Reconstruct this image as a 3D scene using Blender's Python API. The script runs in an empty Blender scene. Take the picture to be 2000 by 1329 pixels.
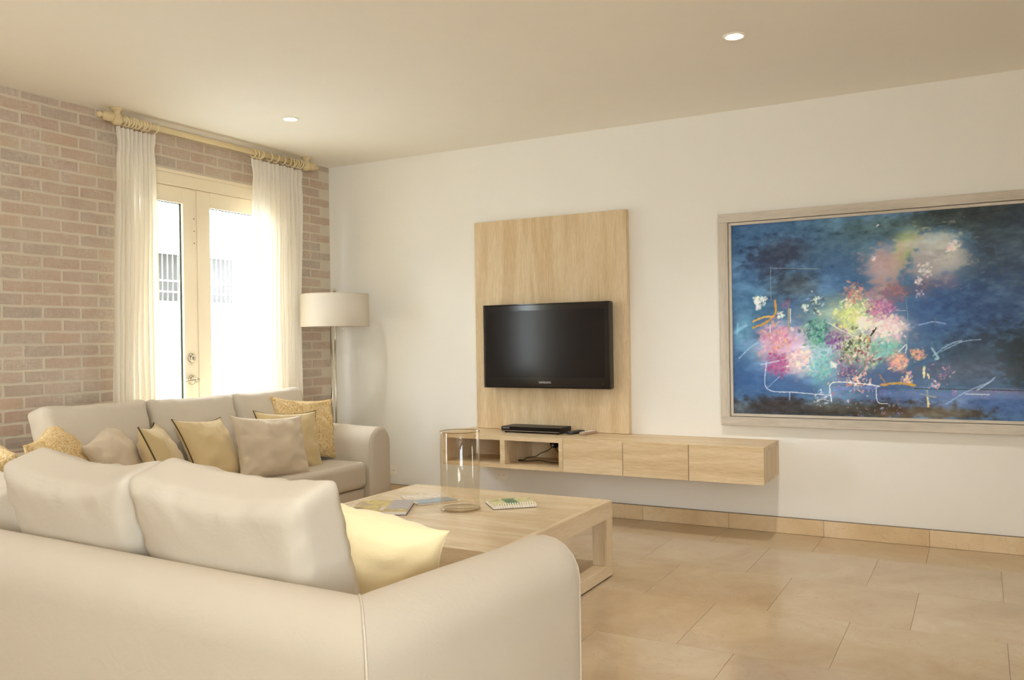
import bpy, bmesh, math, random
import numpy as np
from mathutils import Vector, Matrix, noise
PI = math.pi
random.seed(7)
scene = bpy.context.scene
COL = scene.collection

# ---------------------------------------------------------------- camera
cd = bpy.data.cameras.new('camera'); cam = bpy.data.objects.new('camera', cd); COL.objects.link(cam)
cd.sensor_width = 36.0
cd.lens = 36.0 * 1665.7 / 2000.0
cd.clip_start = 0.02
right = Vector((0.87641638, 0.4813248, -0.01485804)); up = Vector((0.01307951, 0.00704993, 0.99988961)); fwd = right.cross(up) * -1
m = Matrix((right, up, -fwd)).transposed().to_4x4()
m.translation = Vector((4.7557, -5.5216, 1.239))
cam.matrix_world = m
scene.camera = cam

# ---------------------------------------------------------------- world, lights, exposure
world = bpy.data.worlds.new('sky'); scene.world = world; world.use_nodes = True
bg = world.node_tree.nodes['Background']
bg.inputs[0].default_value = (0.87, 0.95, 1.06, 1); bg.inputs[1].default_value = 7.0
scene.view_settings.view_transform = 'Standard'; scene.view_settings.look = 'None'
scene.view_settings.exposure = 1.55; scene.view_settings.gamma = 1.0
scene.view_settings.use_curve_mapping = False
scene.cycles.use_denoising = True
scene.cycles.max_bounces = 12; scene.cycles.diffuse_bounces = 8; scene.cycles.transparent_max_bounces = 24
scene.cycles.caustics_reflective = False; scene.cycles.caustics_refractive = False
scene.cycles.sample_clamp_indirect = 6.0

H = 2.7            # ceiling
XR, YR = 7.4, -13.0  # far right and rear wall
def area(name, loc, rot, sx, sy, power, color, portal=False):
    l = bpy.data.lights.new(name, 'AREA'); l.shape = 'RECTANGLE'; l.size = sx; l.size_y = sy
    l.energy = power; l.color = color
    o = bpy.data.objects.new(name, l); COL.objects.link(o); o.location = loc; o.rotation_euler = rot
    if portal: l.cycles.is_portal = True
    return o
# portals in the two glazed doors of the brick wall
area('door_portal', (-0.16, -1.355, 1.16), (0, -PI/2, 0), 2.28, 1.40, 1, (1, 1, 1), True)
area('door_portal.001', (-0.16, -3.96, 1.03), (0, -PI/2, 0), 2.02, 0.78, 1, (1, 1, 1), True)
# portal in the unseen window added behind the camera to light the near sofa
area('fill_window_portal', (XR + 0.05, -8.2, 1.4), (0, PI/2, 0), 2.0, 3.2, 1, (1, 1, 1), True)

# ---------------------------------------------------------------- helpers
def lin(r, g, b):
    f = lambda c: c/12.92 if c <= 0.04045 else ((c+0.055)/1.055)**2.4
    return (f(r/255), f(g/255), f(b/255), 1)
class N:
    """tiny node-graph helper"""
    def __init__(self, name):
        self.m = bpy.data.materials.new(name); self.m.use_nodes = True
        self.t = self.m.node_tree; self.t.nodes.clear()
        self.out = self.t.nodes.new('ShaderNodeOutputMaterial')
    def n(self, kind, **kw):
        nd = self.t.nodes.new('ShaderNode' + kind)
        for k, v in kw.items():
            if k.startswith('i_'):
                key = k[2:]; key = int(key) if key.isdigit() else key.replace('_', ' ')
                nd.inputs[key].default_value = v
            else: setattr(nd, k, v)
        return nd
    def l(self, a, b): self.t.links.new(a, b)
    def coords(self, kind='Object', scale=(1, 1, 1), rot=(0, 0, 0)):
        tc = self.n('TexCoord'); mp = self.n('Mapping'); mp.inputs['Scale'].default_value = scale; mp.inputs['Rotation'].default_value = rot
        self.l(tc.outputs[kind], mp.inputs[0]); return mp.outputs[0]
    def noise(self, vec, scale, detail=4, rough=.55, dist=0.0):
        nd = self.n('TexNoise'); nd.inputs['Scale'].default_value = scale; nd.inputs['Detail'].default_value = detail
        nd.inputs['Roughness'].default_value = rough; nd.inputs['Distortion'].default_value = dist
        if vec is not None: self.l(vec, nd.inputs['Vector'])
        return nd.outputs[0]
    def ramp(self, fac, stops):
        r = self.n('ValToRGB'); e = r.color_ramp.elements
        while len(e) < len(stops): e.new(0.5)
        for q, (p, c) in zip(e, stops):
            q.position = p; q.color = c if len(c) == 4 else (*c, 1)
        self.l(fac, r.inputs[0]); return r.outputs[0]
    def mix(self, fac, a, b, mode='MIX'):
        x = self.n('Mix', data_type='RGBA', blend_type=mode)
        for s, v in ((x.inputs[0], fac), (x.inputs[6], a), (x.inputs[7], b)):
            if hasattr(v, 'is_linked'): self.l(v, s)
            else: s.default_value = v
        return x.outputs[2]
    def bump(self, h, strength, dist=0.002):
        b = self.n('Bump'); b.inputs['Strength'].default_value = strength; b.inputs['Distance'].default_value = dist
        self.l(h, b.inputs['Height']); return b.outputs[0]
    def bsdf(self, color, rough=.5, normal=None, spec=.5, metal=0, **kw):
        p = self.n('BsdfPrincipled')
        for s, v in (('Base Color', color), ('Roughness', rough)):
            if hasattr(v, 'is_linked'): self.l(v, p.inputs[s])
            else: p.inputs[s].default_value = v
        p.inputs['Specular IOR Level'].default_value = spec; p.inputs['Metallic'].default_value = metal
        for k, v in kw.items(): p.inputs[k.replace('_', ' ')].default_value = v
        if normal is not None: self.l(normal, p.inputs['Normal'])
        self.l(p.outputs[0], self.out.inputs[0]); return p

def m_plain(name, col, rough=.5, spec=.5, metal=0, vary=0.0, bump=0.0, bscale=60):
    g = N(name); c = col; nrm = None
    v = g.coords()
    if vary:
        f = g.noise(v, 3.0, 5); c = g.mix(f, tuple(x*(1-vary) for x in col[:3])+(1,), tuple(min(1, x*(1+vary)) for x in col[:3])+(1,))
    if bump: nrm = g.bump(g.noise(v, bscale, 3), bump)
    g.bsdf(c, rough, nrm, spec, metal); return g.m
def m_fabric(name, col, weave=420, wr=.25, vary=.05, scale=5.0, sheen=.25):
    g = N(name); v = g.coords()
    f = g.noise(v, scale, 6, .6)
    c = g.mix(f, tuple(x*(1-vary) for x in col[:3])+(1,), tuple(min(1, x*(1+vary)) for x in col[:3])+(1,))
    big = g.noise(v, 9.0, 4, .6, .6); fine = g.noise(v, weave, 2)
    ad = g.n('Math', operation='MULTIPLY_ADD'); g.l(fine, ad.inputs[0]); ad.inputs[1].default_value = .12; g.l(big, ad.inputs[2])
    nrm = g.bump(ad.outputs[0], wr, .012)
    p = g.bsdf(c, .92, nrm, .12); p.inputs['Sheen Weight'].default_value = sheen; p.inputs['Sheen Roughness'].default_value = .5
    return g.m
def m_wood(name, axis, c1, c2, c3, rough=.42, spec=.4, ring=1.0):
    """limed oak: long streaks along the grain plus wandering cathedral lines"""
    g = N(name); tc = g.n('TexCoord'); oi = g.n('ObjectInfo')
    add = g.n('VectorMath', operation='MULTIPLY_ADD'); g.l(tc.outputs['Object'], add.inputs[0]); add.inputs[1].default_value = (1, 1, 1)
    cmb = g.n('CombineXYZ'); mul = g.n('Math', operation='MULTIPLY'); g.l(oi.outputs['Random'], mul.inputs[0]); mul.inputs[1].default_value = 17.0
    for i in range(3): g.l(mul.outputs[0], cmb.inputs[i])
    g.l(cmb.outputs[0], add.inputs[2])
    mp = g.n('Mapping'); s = [14.0, 14.0, 14.0]; s['xyz'.index(axis)] = .9; mp.inputs['Scale'].default_value = s
    g.l(add.outputs[0], mp.inputs[0]); v = mp.outputs[0]
    streak = g.noise(v, 13.0, 7, .72, .12)
    mp2 = g.n('Mapping'); s2 = [5.0, 5.0, 5.0]; s2['xyz'.index(axis)] = .55; mp2.inputs['Scale'].default_value = s2
    g.l(add.outputs[0], mp2.inputs[0])
    base = g.noise(mp2.outputs[0], 1.1, 2, .5, .3)
    w = g.n('Math', operation='MULTIPLY'); g.l(base, w.inputs[0]); w.inputs[1].default_value = 26.0*ring
    sn = g.n('Math', operation='SINE'); g.l(w.outputs[0], sn.inputs[0])
    sm = g.n('Math', operation='MULTIPLY_ADD'); g.l(sn.outputs[0], sm.inputs[0]); sm.inputs[1].default_value = .5; sm.inputs[2].default_value = .5
    a = g.ramp(streak, [(.34, c1), (.5, c2), (.66, c3)])
    b = g.ramp(sm.outputs[0], [(0, c1), (.35, c2), (1, c3)])
    col = g.mix(.38, a, b)
    nrm = g.bump(streak, .12, .002)
    g.bsdf(col, rough, nrm, spec); return g.m

ORG = {}
def tag(o, label, cat, group=None):
    o['label'] = label; o['category'] = cat
    if group: o['group'] = group
    return o
def thing(name, label, cat, loc, rotz=0, group=None, rot=None):
    o = bpy.data.objects.new(name, None); COL.objects.link(o); o.empty_display_size = .05
    o.location = loc; o.rotation_euler = rot if rot else (0, 0, rotz); tag(o, label, cat, group)
    ORG[o.name] = Vector(loc); return o
def obj(name, bm, mat, parent=None, local=False, smooth=False, loc=None):
    """one mesh object; bm is in world space unless local=True"""
    me = bpy.data.meshes.new(name)
    if parent is not None and not local: bmesh.ops.translate(bm, verts=bm.verts, vec=-ORG.get(parent.name, Vector()))
    if parent is None and loc is not None: bmesh.ops.translate(bm, verts=bm.verts, vec=-Vector(loc))
    bmesh.ops.recalc_face_normals(bm, faces=bm.faces)
    if smooth:
        for f in bm.faces: f.smooth = True
    bm.to_mesh(me); bm.free()
    if mat: me.materials.append(mat)
    o = bpy.data.objects.new(name, me); COL.objects.link(o)
    if parent is not None:
        o.parent = parent; ORG[o.name] = ORG.get(parent.name, Vector())
    elif loc is not None:
        o.location = loc; ORG[o.name] = Vector(loc)
    return o
def struct(name, bm, mat, parent=None, smooth=False):
    o = obj(name, bm, mat, parent, smooth=smooth)
    if parent is None: o['kind'] = 'structure'
    return o
def box(bm, x0, x1, y0, y1, z0, z1, bev=0.0, seg=1):
    r = bmesh.ops.create_cube(bm, size=1.0); vs = r['verts']
    bmesh.ops.scale(bm, vec=(x1-x0, y1-y0, z1-z0), verts=vs)
    bmesh.ops.translate(bm, vec=((x0+x1)/2, (y0+y1)/2, (z0+z1)/2), verts=vs)
    if bev:
        es = set(e for v in vs for e in v.link_edges)
        bmesh.ops.bevel(bm, geom=list(es), offset=bev, segments=seg, affect='EDGES', profile=.5)
    return bm
def B(*a, **k): return box(bmesh.new(), *a, **k)
def tube(bm, pts, r, n=8, closed=False, cap=True):
    pts = [Vector(p) for p in pts]; L = len(pts); rings = []
    up0 = None
    for i, p in enumerate(pts):
        a = pts[i-1] if (i > 0 or closed) else p; b = pts[(i+1) % L] if (i < L-1 or closed) else p
        t = (b - a).normalized()
        if up0 is None:
            up0 = Vector((0, 0, 1)) if abs(t.z) < .9 else Vector((1, 0, 0))
        s = t.cross(up0).normalized(); u = s.cross(t).normalized(); up0 = u
        rr = r[i] if isinstance(r, (list, tuple)) else r
        rings.append([bm.verts.new(p + (s*math.cos(2*PI*k/n) + u*math.sin(2*PI*k/n))*rr) for k in range(n)])
    m_ = L if closed else L-1
    for i in range(m_):
        A, C = rings[i], rings[(i+1) % L]
        for k in range(n): bm.faces.new((A[k], A[(k+1) % n], C[(k+1) % n], C[k]))
    if not closed and cap:
        bm.faces.new(rings[0]); bm.faces.new(rings[-1])
    return bm
def lathe(bm, prof, n=24, center=(0, 0, 0), axis='z', cap=True):
    rings = []
    for r, z in prof:
        ring = []
        for k in range(n):
            a = 2*PI*k/n; c, s = r*math.cos(a), r*math.sin(a)
            p = {'z': (c, s, z), 'y': (c, z, s), 'x': (z, c, s)}[axis]
            ring.append(bm.verts.new((p[0]+center[0], p[1]+center[1], p[2]+center[2])))
        rings.append(ring)
    for A, C in zip(rings, rings[1:]):
        for k in range(n): bm.faces.new((A[k], A[(k+1) % n], C[(k+1) % n], C[k]))
    if cap:
        bm.faces.new(rings[0]); bm.faces.new(rings[-1])
    return bm
def spline(pts, n=8):
    """Catmull-Rom through pts"""
    P = [Vector(p) for p in pts]; P = [P[0]*2-P[1]] + P + [P[-1]*2-P[-2]]; o = []
    for i in range(1, len(P)-2):
        for k in range(n):
            t = k/n; a, b, c, d = P[i-1:i+3]
            o.append(.5*((2*b) + (c-a)*t + (2*a-5*b+4*c-d)*t*t + (3*b-a-3*c+d)*t**3))
    return o + [P[-2]]
def text_bm(s, size, depth, M):
    cu = bpy.data.curves.new('t', 'FONT'); cu.body = s; cu.size = size; cu.extrude = depth; cu.align_x = 'CENTER'; cu.align_y = 'CENTER'
    o = bpy.data.objects.new('t', cu); COL.objects.link(o)
    me = bpy.data.meshes.new_from_object(o.evaluated_get(bpy.context.evaluated_depsgraph_get()))
    bpy.data.objects.remove(o); bpy.data.curves.remove(cu)
    bm = bmesh.new(); bm.from_mesh(me); bpy.data.meshes.remove(me); bm.transform(M); return bm

# ---------------------------------------------------------------- materials
M = {}
M['wall'] = m_plain('wall_paint', lin(238, 236, 230), .75, .25, vary=.015, bump=.05, bscale=180)
M['ceiling'] = m_plain('ceiling_paint', lin(244, 240, 232), .85, .2, vary=.015)
M['mortar'] = m_plain('limewashed_mortar', lin(208, 198, 180), .95, .1, vary=.12, bump=.6, bscale=70)
M['cream'] = m_plain('cream_door_paint', lin(238, 224, 196), .45, .4)
M['rod'] = m_plain('cream_rod_wood', lin(216, 196, 154), .5, .4, vary=.06)
M['ring'] = m_plain('cream_ring', lin(234, 216, 176), .5, .4)
M['chrome'] = m_plain('satin_nickel', lin(190, 180, 160), .28, .5, 1.0)
M['steel'] = m_plain('brushed_steel', lin(200, 190, 175), .25, .5, 1.0)
M['black'] = m_plain('black_gloss', lin(14, 12, 12), .12, .5)
M['blackmat'] = m_plain('black_plastic', lin(24, 22, 22), .45, .4)
M['screen'] = m_plain('tv_screen', lin(20, 15, 14), .16, .3)
M['silver'] = m_plain('silver_print', lin(190, 190, 190), .4, .5)
M['dark'] = m_plain('shadow_gap_strip', lin(110, 100, 88), .9, .1)
M['grout'] = m_plain('marble_grout', lin(184, 162, 131), .8, .2)
M['gasket'] = m_plain('dark_green_gasket', lin(46, 56, 46), .6, .3)
M['white_pl'] = m_plain('white_plastic', lin(246, 240, 228), .4, .4)
M['slot'] = m_plain('outlet_slot', lin(90, 78, 64), .6, .3)
M['sofa'] = m_fabric('cream_slipcover', lin(198, 187, 170), wr=.2, vary=.03, sheen=.0)
M['sofac'] = m_fabric('cream_cushion_cotton', lin(203, 193, 177), wr=.3, vary=.03, sheen=.0)
M['beige'] = m_fabric('beige_pillow_cotton', lin(204, 188, 164), wr=.35, vary=.04)
M['khaki'] = m_fabric('khaki_pillow_silk', lin(204, 182, 138), wr=.3, vary=.05)
M['yellow'] = m_fabric('pale_yellow_silk', lin(248, 228, 182), wr=.3, vary=.04, sheen=.4)
M['piping'] = m_plain('dark_olive_piping', lin(92, 76, 50), .8, .2)
WC = (lin(196, 168, 128), lin(212, 188, 150), lin(228, 208, 176))
M['woodv'] = m_wood('limed_oak_vertical', 'z', *WC)
M['woodx'] = m_wood('limed_oak_lengthwise', 'x', *WC)
M['woody'] = m_wood('limed_oak_crosswise', 'y', *WC)
TC = (lin(188, 162, 126), lin(206, 184, 150), lin(222, 204, 174))
M['tabx'] = m_wood('table_oak_lengthwise', 'x', *TC, rough=.22, spec=.5)
M['taby'] = m_wood('table_oak_crosswise', 'y', *TC, rough=.3, spec=.5)
M['tabz'] = m_wood('table_oak_upright', 'z', *TC, rough=.4)
GC = (lin(184, 175, 162), lin(202, 193, 180), lin(216, 208, 196))
M['framex'] = m_wood('grey_washed_frame', 'x', *GC, rough=.5)
M['framez'] = m_wood('grey_washed_frame_upright', 'z', *GC, rough=.5)

def brick_mat():
    g = N('limewashed_brick'); oi = g.n('ObjectInfo'); geo = g.n('NewGeometry')
    base = g.ramp(oi.outputs['Random'], [(0, lin(176, 140, 116)), (.2, lin(186, 150, 128)), (.38, lin(158, 134, 118)), (.55, lin(180, 138, 112)), (.72, lin(150, 130, 120)), (.86, lin(196, 158, 124)), (1, lin(166, 124, 106))])
    v = geo.outputs['Position']
    n1 = g.noise(v, 3.2, 5, .6); n2 = g.noise(v, 38.0, 6, .75)
    mp = g.n('Mapping'); mp.inputs['Scale'].default_value = (1, 14, 60); g.l(v, mp.inputs[0]); n3 = g.noise(mp.outputs[0], 1.6, 4, .6)
    mv = g.n('Mapping'); mv.inputs['Scale'].default_value = (1, 90, 12); g.l(v, mv.inputs[0]); n4 = g.noise(mv.outputs[0], 1.3, 3, .6)
    wash = g.ramp(n2, [(.34, (0, 0, 0)), (.66, (1, 1, 1))])
    brush = g.ramp(n3, [(.35, (.1, .1, .1)), (.65, (1, 1, 1))])
    comb = g.ramp(n4, [(.40, (.55, .55, .55)), (.60, (1, 1, 1))])
    patch = g.ramp(n1, [(.34, (.12, .12, .12)), (.62, (1, 1, 1))])
    w1 = g.mix(.5, wash, brush); w2 = g.mix(1.0, w1, comb, 'MULTIPLY'); w3 = g.mix(1.0, w2, patch, 'MULTIPLY')
    ma = g.n('Math', operation='MULTIPLY_ADD'); g.l(w3, ma.inputs[0]); ma.inputs[1].default_value = .8; ma.inputs[2].default_value = .36
    mc_ = g.n('Math', operation='MINIMUM'); g.l(ma.outputs[0], mc_.inputs[0]); mc_.inputs[1].default_value = .9
    dark = g.mix(g.noise(v, 22.0, 4), tuple([.8]*3)+(1,), tuple([1.12]*3)+(1,))
    c = g.mix(1.0, base, dark, 'MULTIPLY')
    c = g.mix(mc_.outputs[0], c, lin(206, 196, 180))
    g.bsdf(c, .95, g.bump(n2, .6, .004), .1); return g.m
M['brick'] = brick_mat()
def marble_mat(name, cols, rough):
    g = N(name); oi = g.n('ObjectInfo'); geo = g.n('NewGeometry')
    cmb = g.n('CombineXYZ'); mul = g.n('Math', operation='MULTIPLY'); g.l(oi.outputs['Random'], mul.inputs[0]); mul.inputs[1].default_value = 31.0
    g.l(mul.outputs[0], cmb.inputs[0]); g.l(mul.outputs[0], cmb.inputs[1])
    ad = g.n('VectorMath', operation='ADD'); g.l(geo.outputs['Position'], ad.inputs[0]); g.l(cmb.outputs[0], ad.inputs[1])
    v = ad.outputs[0]
    n1 = g.noise(v, 2.2, 8, .62, .6); n2 = g.noise(v, 26.0, 6, .7)
    c = g.ramp(n1, [(.3, cols[0]), (.5, cols[1]), (.7, cols[2])])
    tint = g.ramp(oi.outputs['Random'], [(0, (.97, .965, .95)), (.5, (1, 1, 1)), (1, (1.0, .99, .975))])
    c = g.mix(1.0, c, tint, 'MULTIPLY')
    vein = g.ramp(n2, [(.24, (1, 1, 1)), (.32, (0, 0, 0))])
    c = g.mix(vein, c, lin(172, 134, 92))
    vn = g.noise(v, 3.4, 9, .6, 1.6); line = g.ramp(vn, [(.493, (0, 0, 0)), (.5, (.3, .3, .3)), (.507, (0, 0, 0))])
    c = g.mix(line, c, lin(160, 122, 84))
    g.bsdf(c, rough, None, .5); return g.m
M['marble'] = marble_mat('cream_marble', (lin(178, 154, 122), lin(188, 166, 135), lin(196, 177, 148)), .13)
M['skirt'] = marble_mat('cream_marble_skirting', (lin(206, 178, 138), lin(222, 198, 160), lin(234, 214, 182)), .3)

def glass_mat(name, tint, haze=0.0, ior=1.45):
    g = N(name); tr = g.n('BsdfTransparent'); tr.inputs[0].default_value = tint
    gl = g.n('BsdfGlossy'); gl.inputs['Roughness'].default_value = .01; gl.inputs[0].default_value = (1, 1, 1, 1)
    fr = g.n('Fresnel'); fr.inputs[0].default_value = ior
    ge = g.n('NewGeometry'); iv = g.n('Math', operation='SUBTRACT'); iv.inputs[0].default_value = 1.0; g.l(ge.outputs['Backfacing'], iv.inputs[1])
    fm = g.n('Math', operation='MULTIPLY'); g.l(fr.outputs[0], fm.inputs[0]); g.l(iv.outputs[0], fm.inputs[1])
    mx = g.n('MixShader'); g.l(fm.outputs[0], mx.inputs[0]); g.l(tr.outputs[0], mx.inputs[1]); g.l(gl.outputs[0], mx.inputs[2])
    last = mx
    if haze:
        tl = g.n('BsdfTranslucent'); tl.inputs[0].default_value = (.95, .95, .95, 1)
        m2 = g.n('MixShader'); m2.inputs[0].default_value = haze; g.l(mx.outputs[0], m2.inputs[1]); g.l(tl.outputs[0], m2.inputs[2]); last = m2
    g.l(last.outputs[0], g.out.inputs[0]); return g.m
M['glass'] = glass_mat('clear_pane', (.97, .99, .97, 1))
M['glassh'] = glass_mat('hazy_pane', (.97, .98, .97, 1), .02)
M['vase'] = glass_mat('smoky_vase_glass', (.955, .935, .895, 1), 0, 1.5)
def curtain_mat():
    g = N('white_voile'); v = g.coords()
    d = g.n('BsdfDiffuse'); d.inputs[0].default_value = lin(250, 246, 238)
    t = g.n('BsdfTranslucent'); t.inputs[0].default_value = lin(252, 247, 236)
    mx = g.n('MixShader'); mx.inputs[0].default_value = .38; g.l(d.outputs[0], mx.inputs[1]); g.l(t.outputs[0], mx.inputs[2])
    tr = g.n('BsdfTransparent'); m2 = g.n('MixShader'); m2.inputs[0].default_value = .06
    g.l(mx.outputs[0], m2.inputs[1]); g.l(tr.outputs[0], m2.inputs[2]); g.l(m2.outputs[0], g.out.inputs[0]); return g.m
M['curtain'] = curtain_mat()
def shade_mat():
    g = N('linen_shade'); d = g.n('BsdfDiffuse'); d.inputs[0].default_value = lin(226, 218, 204)
    t = g.n('BsdfTranslucent'); t.inputs[0].default_value = lin(226, 216, 196)
    mx = g.n('MixShader'); mx.inputs[0].default_value = .3; g.l(d.outputs[0], mx.inputs[1]); g.l(t.outputs[0], mx.inputs[2])
    g.l(mx.outputs[0], g.out.inputs[0]); return g.m
M['shade'] = shade_mat()
def damask_mat():
    g = N('gold_damask'); v = g.coords('Object')
    vo = g.n('TexVoronoi'); vo.inputs['Scale'].default_value = 26; g.l(v, vo.inputs['Vector'])
    n = g.noise(v, 34.0, 3, .5, 1.8)
    pat = g.ramp(n, [(.44, (0, 0, 0)), (.5, (1, 1, 1)), (.58, (.25, .25, .25))])
    c = g.mix(pat, lin(198, 164, 108), lin(232, 214, 172))
    g.bsdf(c, .8, g.bump(n, .5, .004), .2); return g.m
M['damask'] = damask_mat()
M['damask_plain'] = m_fabric('gold_plain_edge', lin(226, 190, 126), wr=.2)

# ---------------------------------------------------------------- the room shell
bm = bmesh.new(); box(bm, -.25, XR+.15, YR-.15, .15, -.12, -.004); floor = struct('floor', bm, M['grout'])
TP = .587                     # marble slab pitch
tile_mesh = None
rows = [(-.428, 0.0)] + [(-.428 - TP*(i+1), -.428 - TP*i) for i in range(22)]
for ri, (y0, y1) in enumerate(rows):
    y0 = max(y0, YR)
    off = 4.482 if ri % 2 == 0 else 4.482 - TP*.4
    xs = [off + TP*k for k in range(-9, 6)]
    xs = [0.0] + [x for x in xs if .02 < x < XR-.02] + [XR]
    for a, b in zip(xs, xs[1:]):
        if b-a < .01 or y1-y0 < .01: continue
        bm = B(a+.0006, b-.0006, y0+.0006, y1-.0006, -.02, 0.0, bev=.0004)
        t = obj('floor_tile', bm, M['marble'], floor)
bm = bmesh.new(); box(bm, -.25, XR+.15, YR-.15, .15, H, H+.15); struct('ceiling', bm, M['ceiling'])
bm = bmesh.new(); box(bm, -.25, XR+.15, 0, .15, 0, H); struct('wall_back', bm, M['wall'])
def wall_with_hole(bm, axis, p0, p1, a0, a1, holes):
    """slab between p0..p1 on one axis, a0..a1 along the other, with (lo,hi,zlo,zhi) openings"""
    def put(a, b, z0, z1):
        if b-a < 1e-4 or z1-z0 < 1e-4: return
        if axis == 'x': box(bm, p0, p1, a, b, z0, z1)
        else: box(bm, a, b, p0, p1, z0, z1)
    cur = a0
    for lo, hi, zl, zh in sorted(holes):
        put(cur, lo, 0, H); put(lo, hi, zh, H); put(lo, hi, 0, zl); cur = hi
    put(cur, a1, 0, H)
    return bm
struct('wall_right', wall_with_hole(bmesh.new(), 'x', XR, XR+.15, YR, 0, [(-9.8, -6.6, .4, 2.4)]), M['wall'])  # opening made for the added fill window, out of view
struct('wall_front', wall_with_hole(bmesh.new(), 'y', YR-.15, YR, 0, XR, []), M['wall'])
DOORS = [(-1.985, -.585, 2.40), (-4.37, -3.55, 2.12)]
wl = struct('wall_left', wall_with_hole(bmesh.new(), 'x', -.25, 0.0, YR, 0, [(a, b, 0, z) for a, b, z in DOORS]), M['mortar'])

# bricks: every brick in view is an object of its own, the rest is one part
BP, BH, BJ, CP = .238, .0575, .017, .0735
def brick_bm(L, hgt, seed):
    rnd = random.Random(seed); bm = bmesh.new(); ny, nz = 4, 2; g = {}
    for i in range(ny+1):
        for k in range(nz+1):
            edge = i in (0, ny) or k in (0, nz)
            y = (i/ny-.5)*L; z = (k/nz-.5)*hgt
            j = .0024 if edge else .0015
            x = .0036 + rnd.uniform(-.0009, .0009) - (.0017 if edge else 0)
            g[i, k] = bm.verts.new((x, y+rnd.uniform(-j, j), z+rnd.uniform(-j, j)))
    for i in range(ny):
        for k in range(nz): bm.faces.new((g[i, k], g[i+1, k], g[i+1, k+1], g[i, k+1]))
    loop = [(i, 0) for i in range(ny)] + [(ny, k) for k in range(nz)] + [(i, nz) for i in range(ny, 0, -1)] + [(0, k) for k in range(nz, 0, -1)]
    bk = {q: bm.verts.new((-.012, g[q].co.y, g[q].co.z)) for q in loop}
    for a, b in zip(loop, loop[1:]+loop[:1]): bm.faces.new((g[a], g[b], bk[b], bk[a]))
    return bm
variants = []
for s in range(6):
    me = bpy.data.meshes.new('brick'); b_ = brick_bm(BP-BJ, BH, s); bmesh.ops.recalc_face_normals(b_, faces=b_.faces); b_.to_mesh(me); b_.free(); me.materials.append(M['brick']); variants.append(me)
rest = bmesh.new(); nb = 0
row = 0; z = .012
while z + .02 < H:
    h = min(BH, H - z - .004)
    y = -BP*.5*(row % 2) + .0
    while y > YR:
        segs = [(max(y-BP+BJ/2, YR), min(y-BJ/2, -.006))]
        for a, b, zh in DOORS:
            if z < zh+.03:
                new = []
                for s0, s1 in segs:
                    if s1 <= a-.022 or s0 >= b+.022: new.append((s0, s1)); continue
                    if s0 < a-.022: new.append((s0, a-.022))
                    if s1 > b+.022: new.append((b+.022, s1))
                segs = new
        for s0, s1 in segs:
            if s1-s0 < .025: continue
            yc, zc, L = (s0+s1)/2, z+h/2, s1-s0
            if yc > -3.12 and zc > .62 and nb < 300:
                o = bpy.data.objects.new('brick', variants[random.randrange(6)]); COL.objects.link(o); o.parent = wl
                o.location = (random.uniform(0, .0015), yc, zc); o.scale = (1, L/(BP-BJ), h/BH)
                if random.random() < .5: o.rotation_euler = (PI, 0, 0)
                nb += 1
            else:
                box(rest, -.012, .004+random.uniform(-.001, .001), s0, s1, z, z+h)
        y -= BP
    z += CP; row += 1
ro = obj('brickwork', rest, M['brick'], wl); ro['kind'] = 'stuff'

# marble skirting along the white wall
base = struct('baseboard_back', B(0, XR, -.012, -.0005, 0, .101), M['dark'])  # dark strip behind the slabs, its tone stands in for the shadow gap
xs = [4.482 + .585*k for k in range(-8, 4)]; xs = [.0] + [x for x in xs if .02 < x < XR-.02] + [XR]
for a, b in zip(xs, xs[1:]):
    obj('skirting_slab', B(a+.0008, b-.0008, -.0165, -.0125, .001, .0985, bev=.001), M['skirt'], base)

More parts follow.
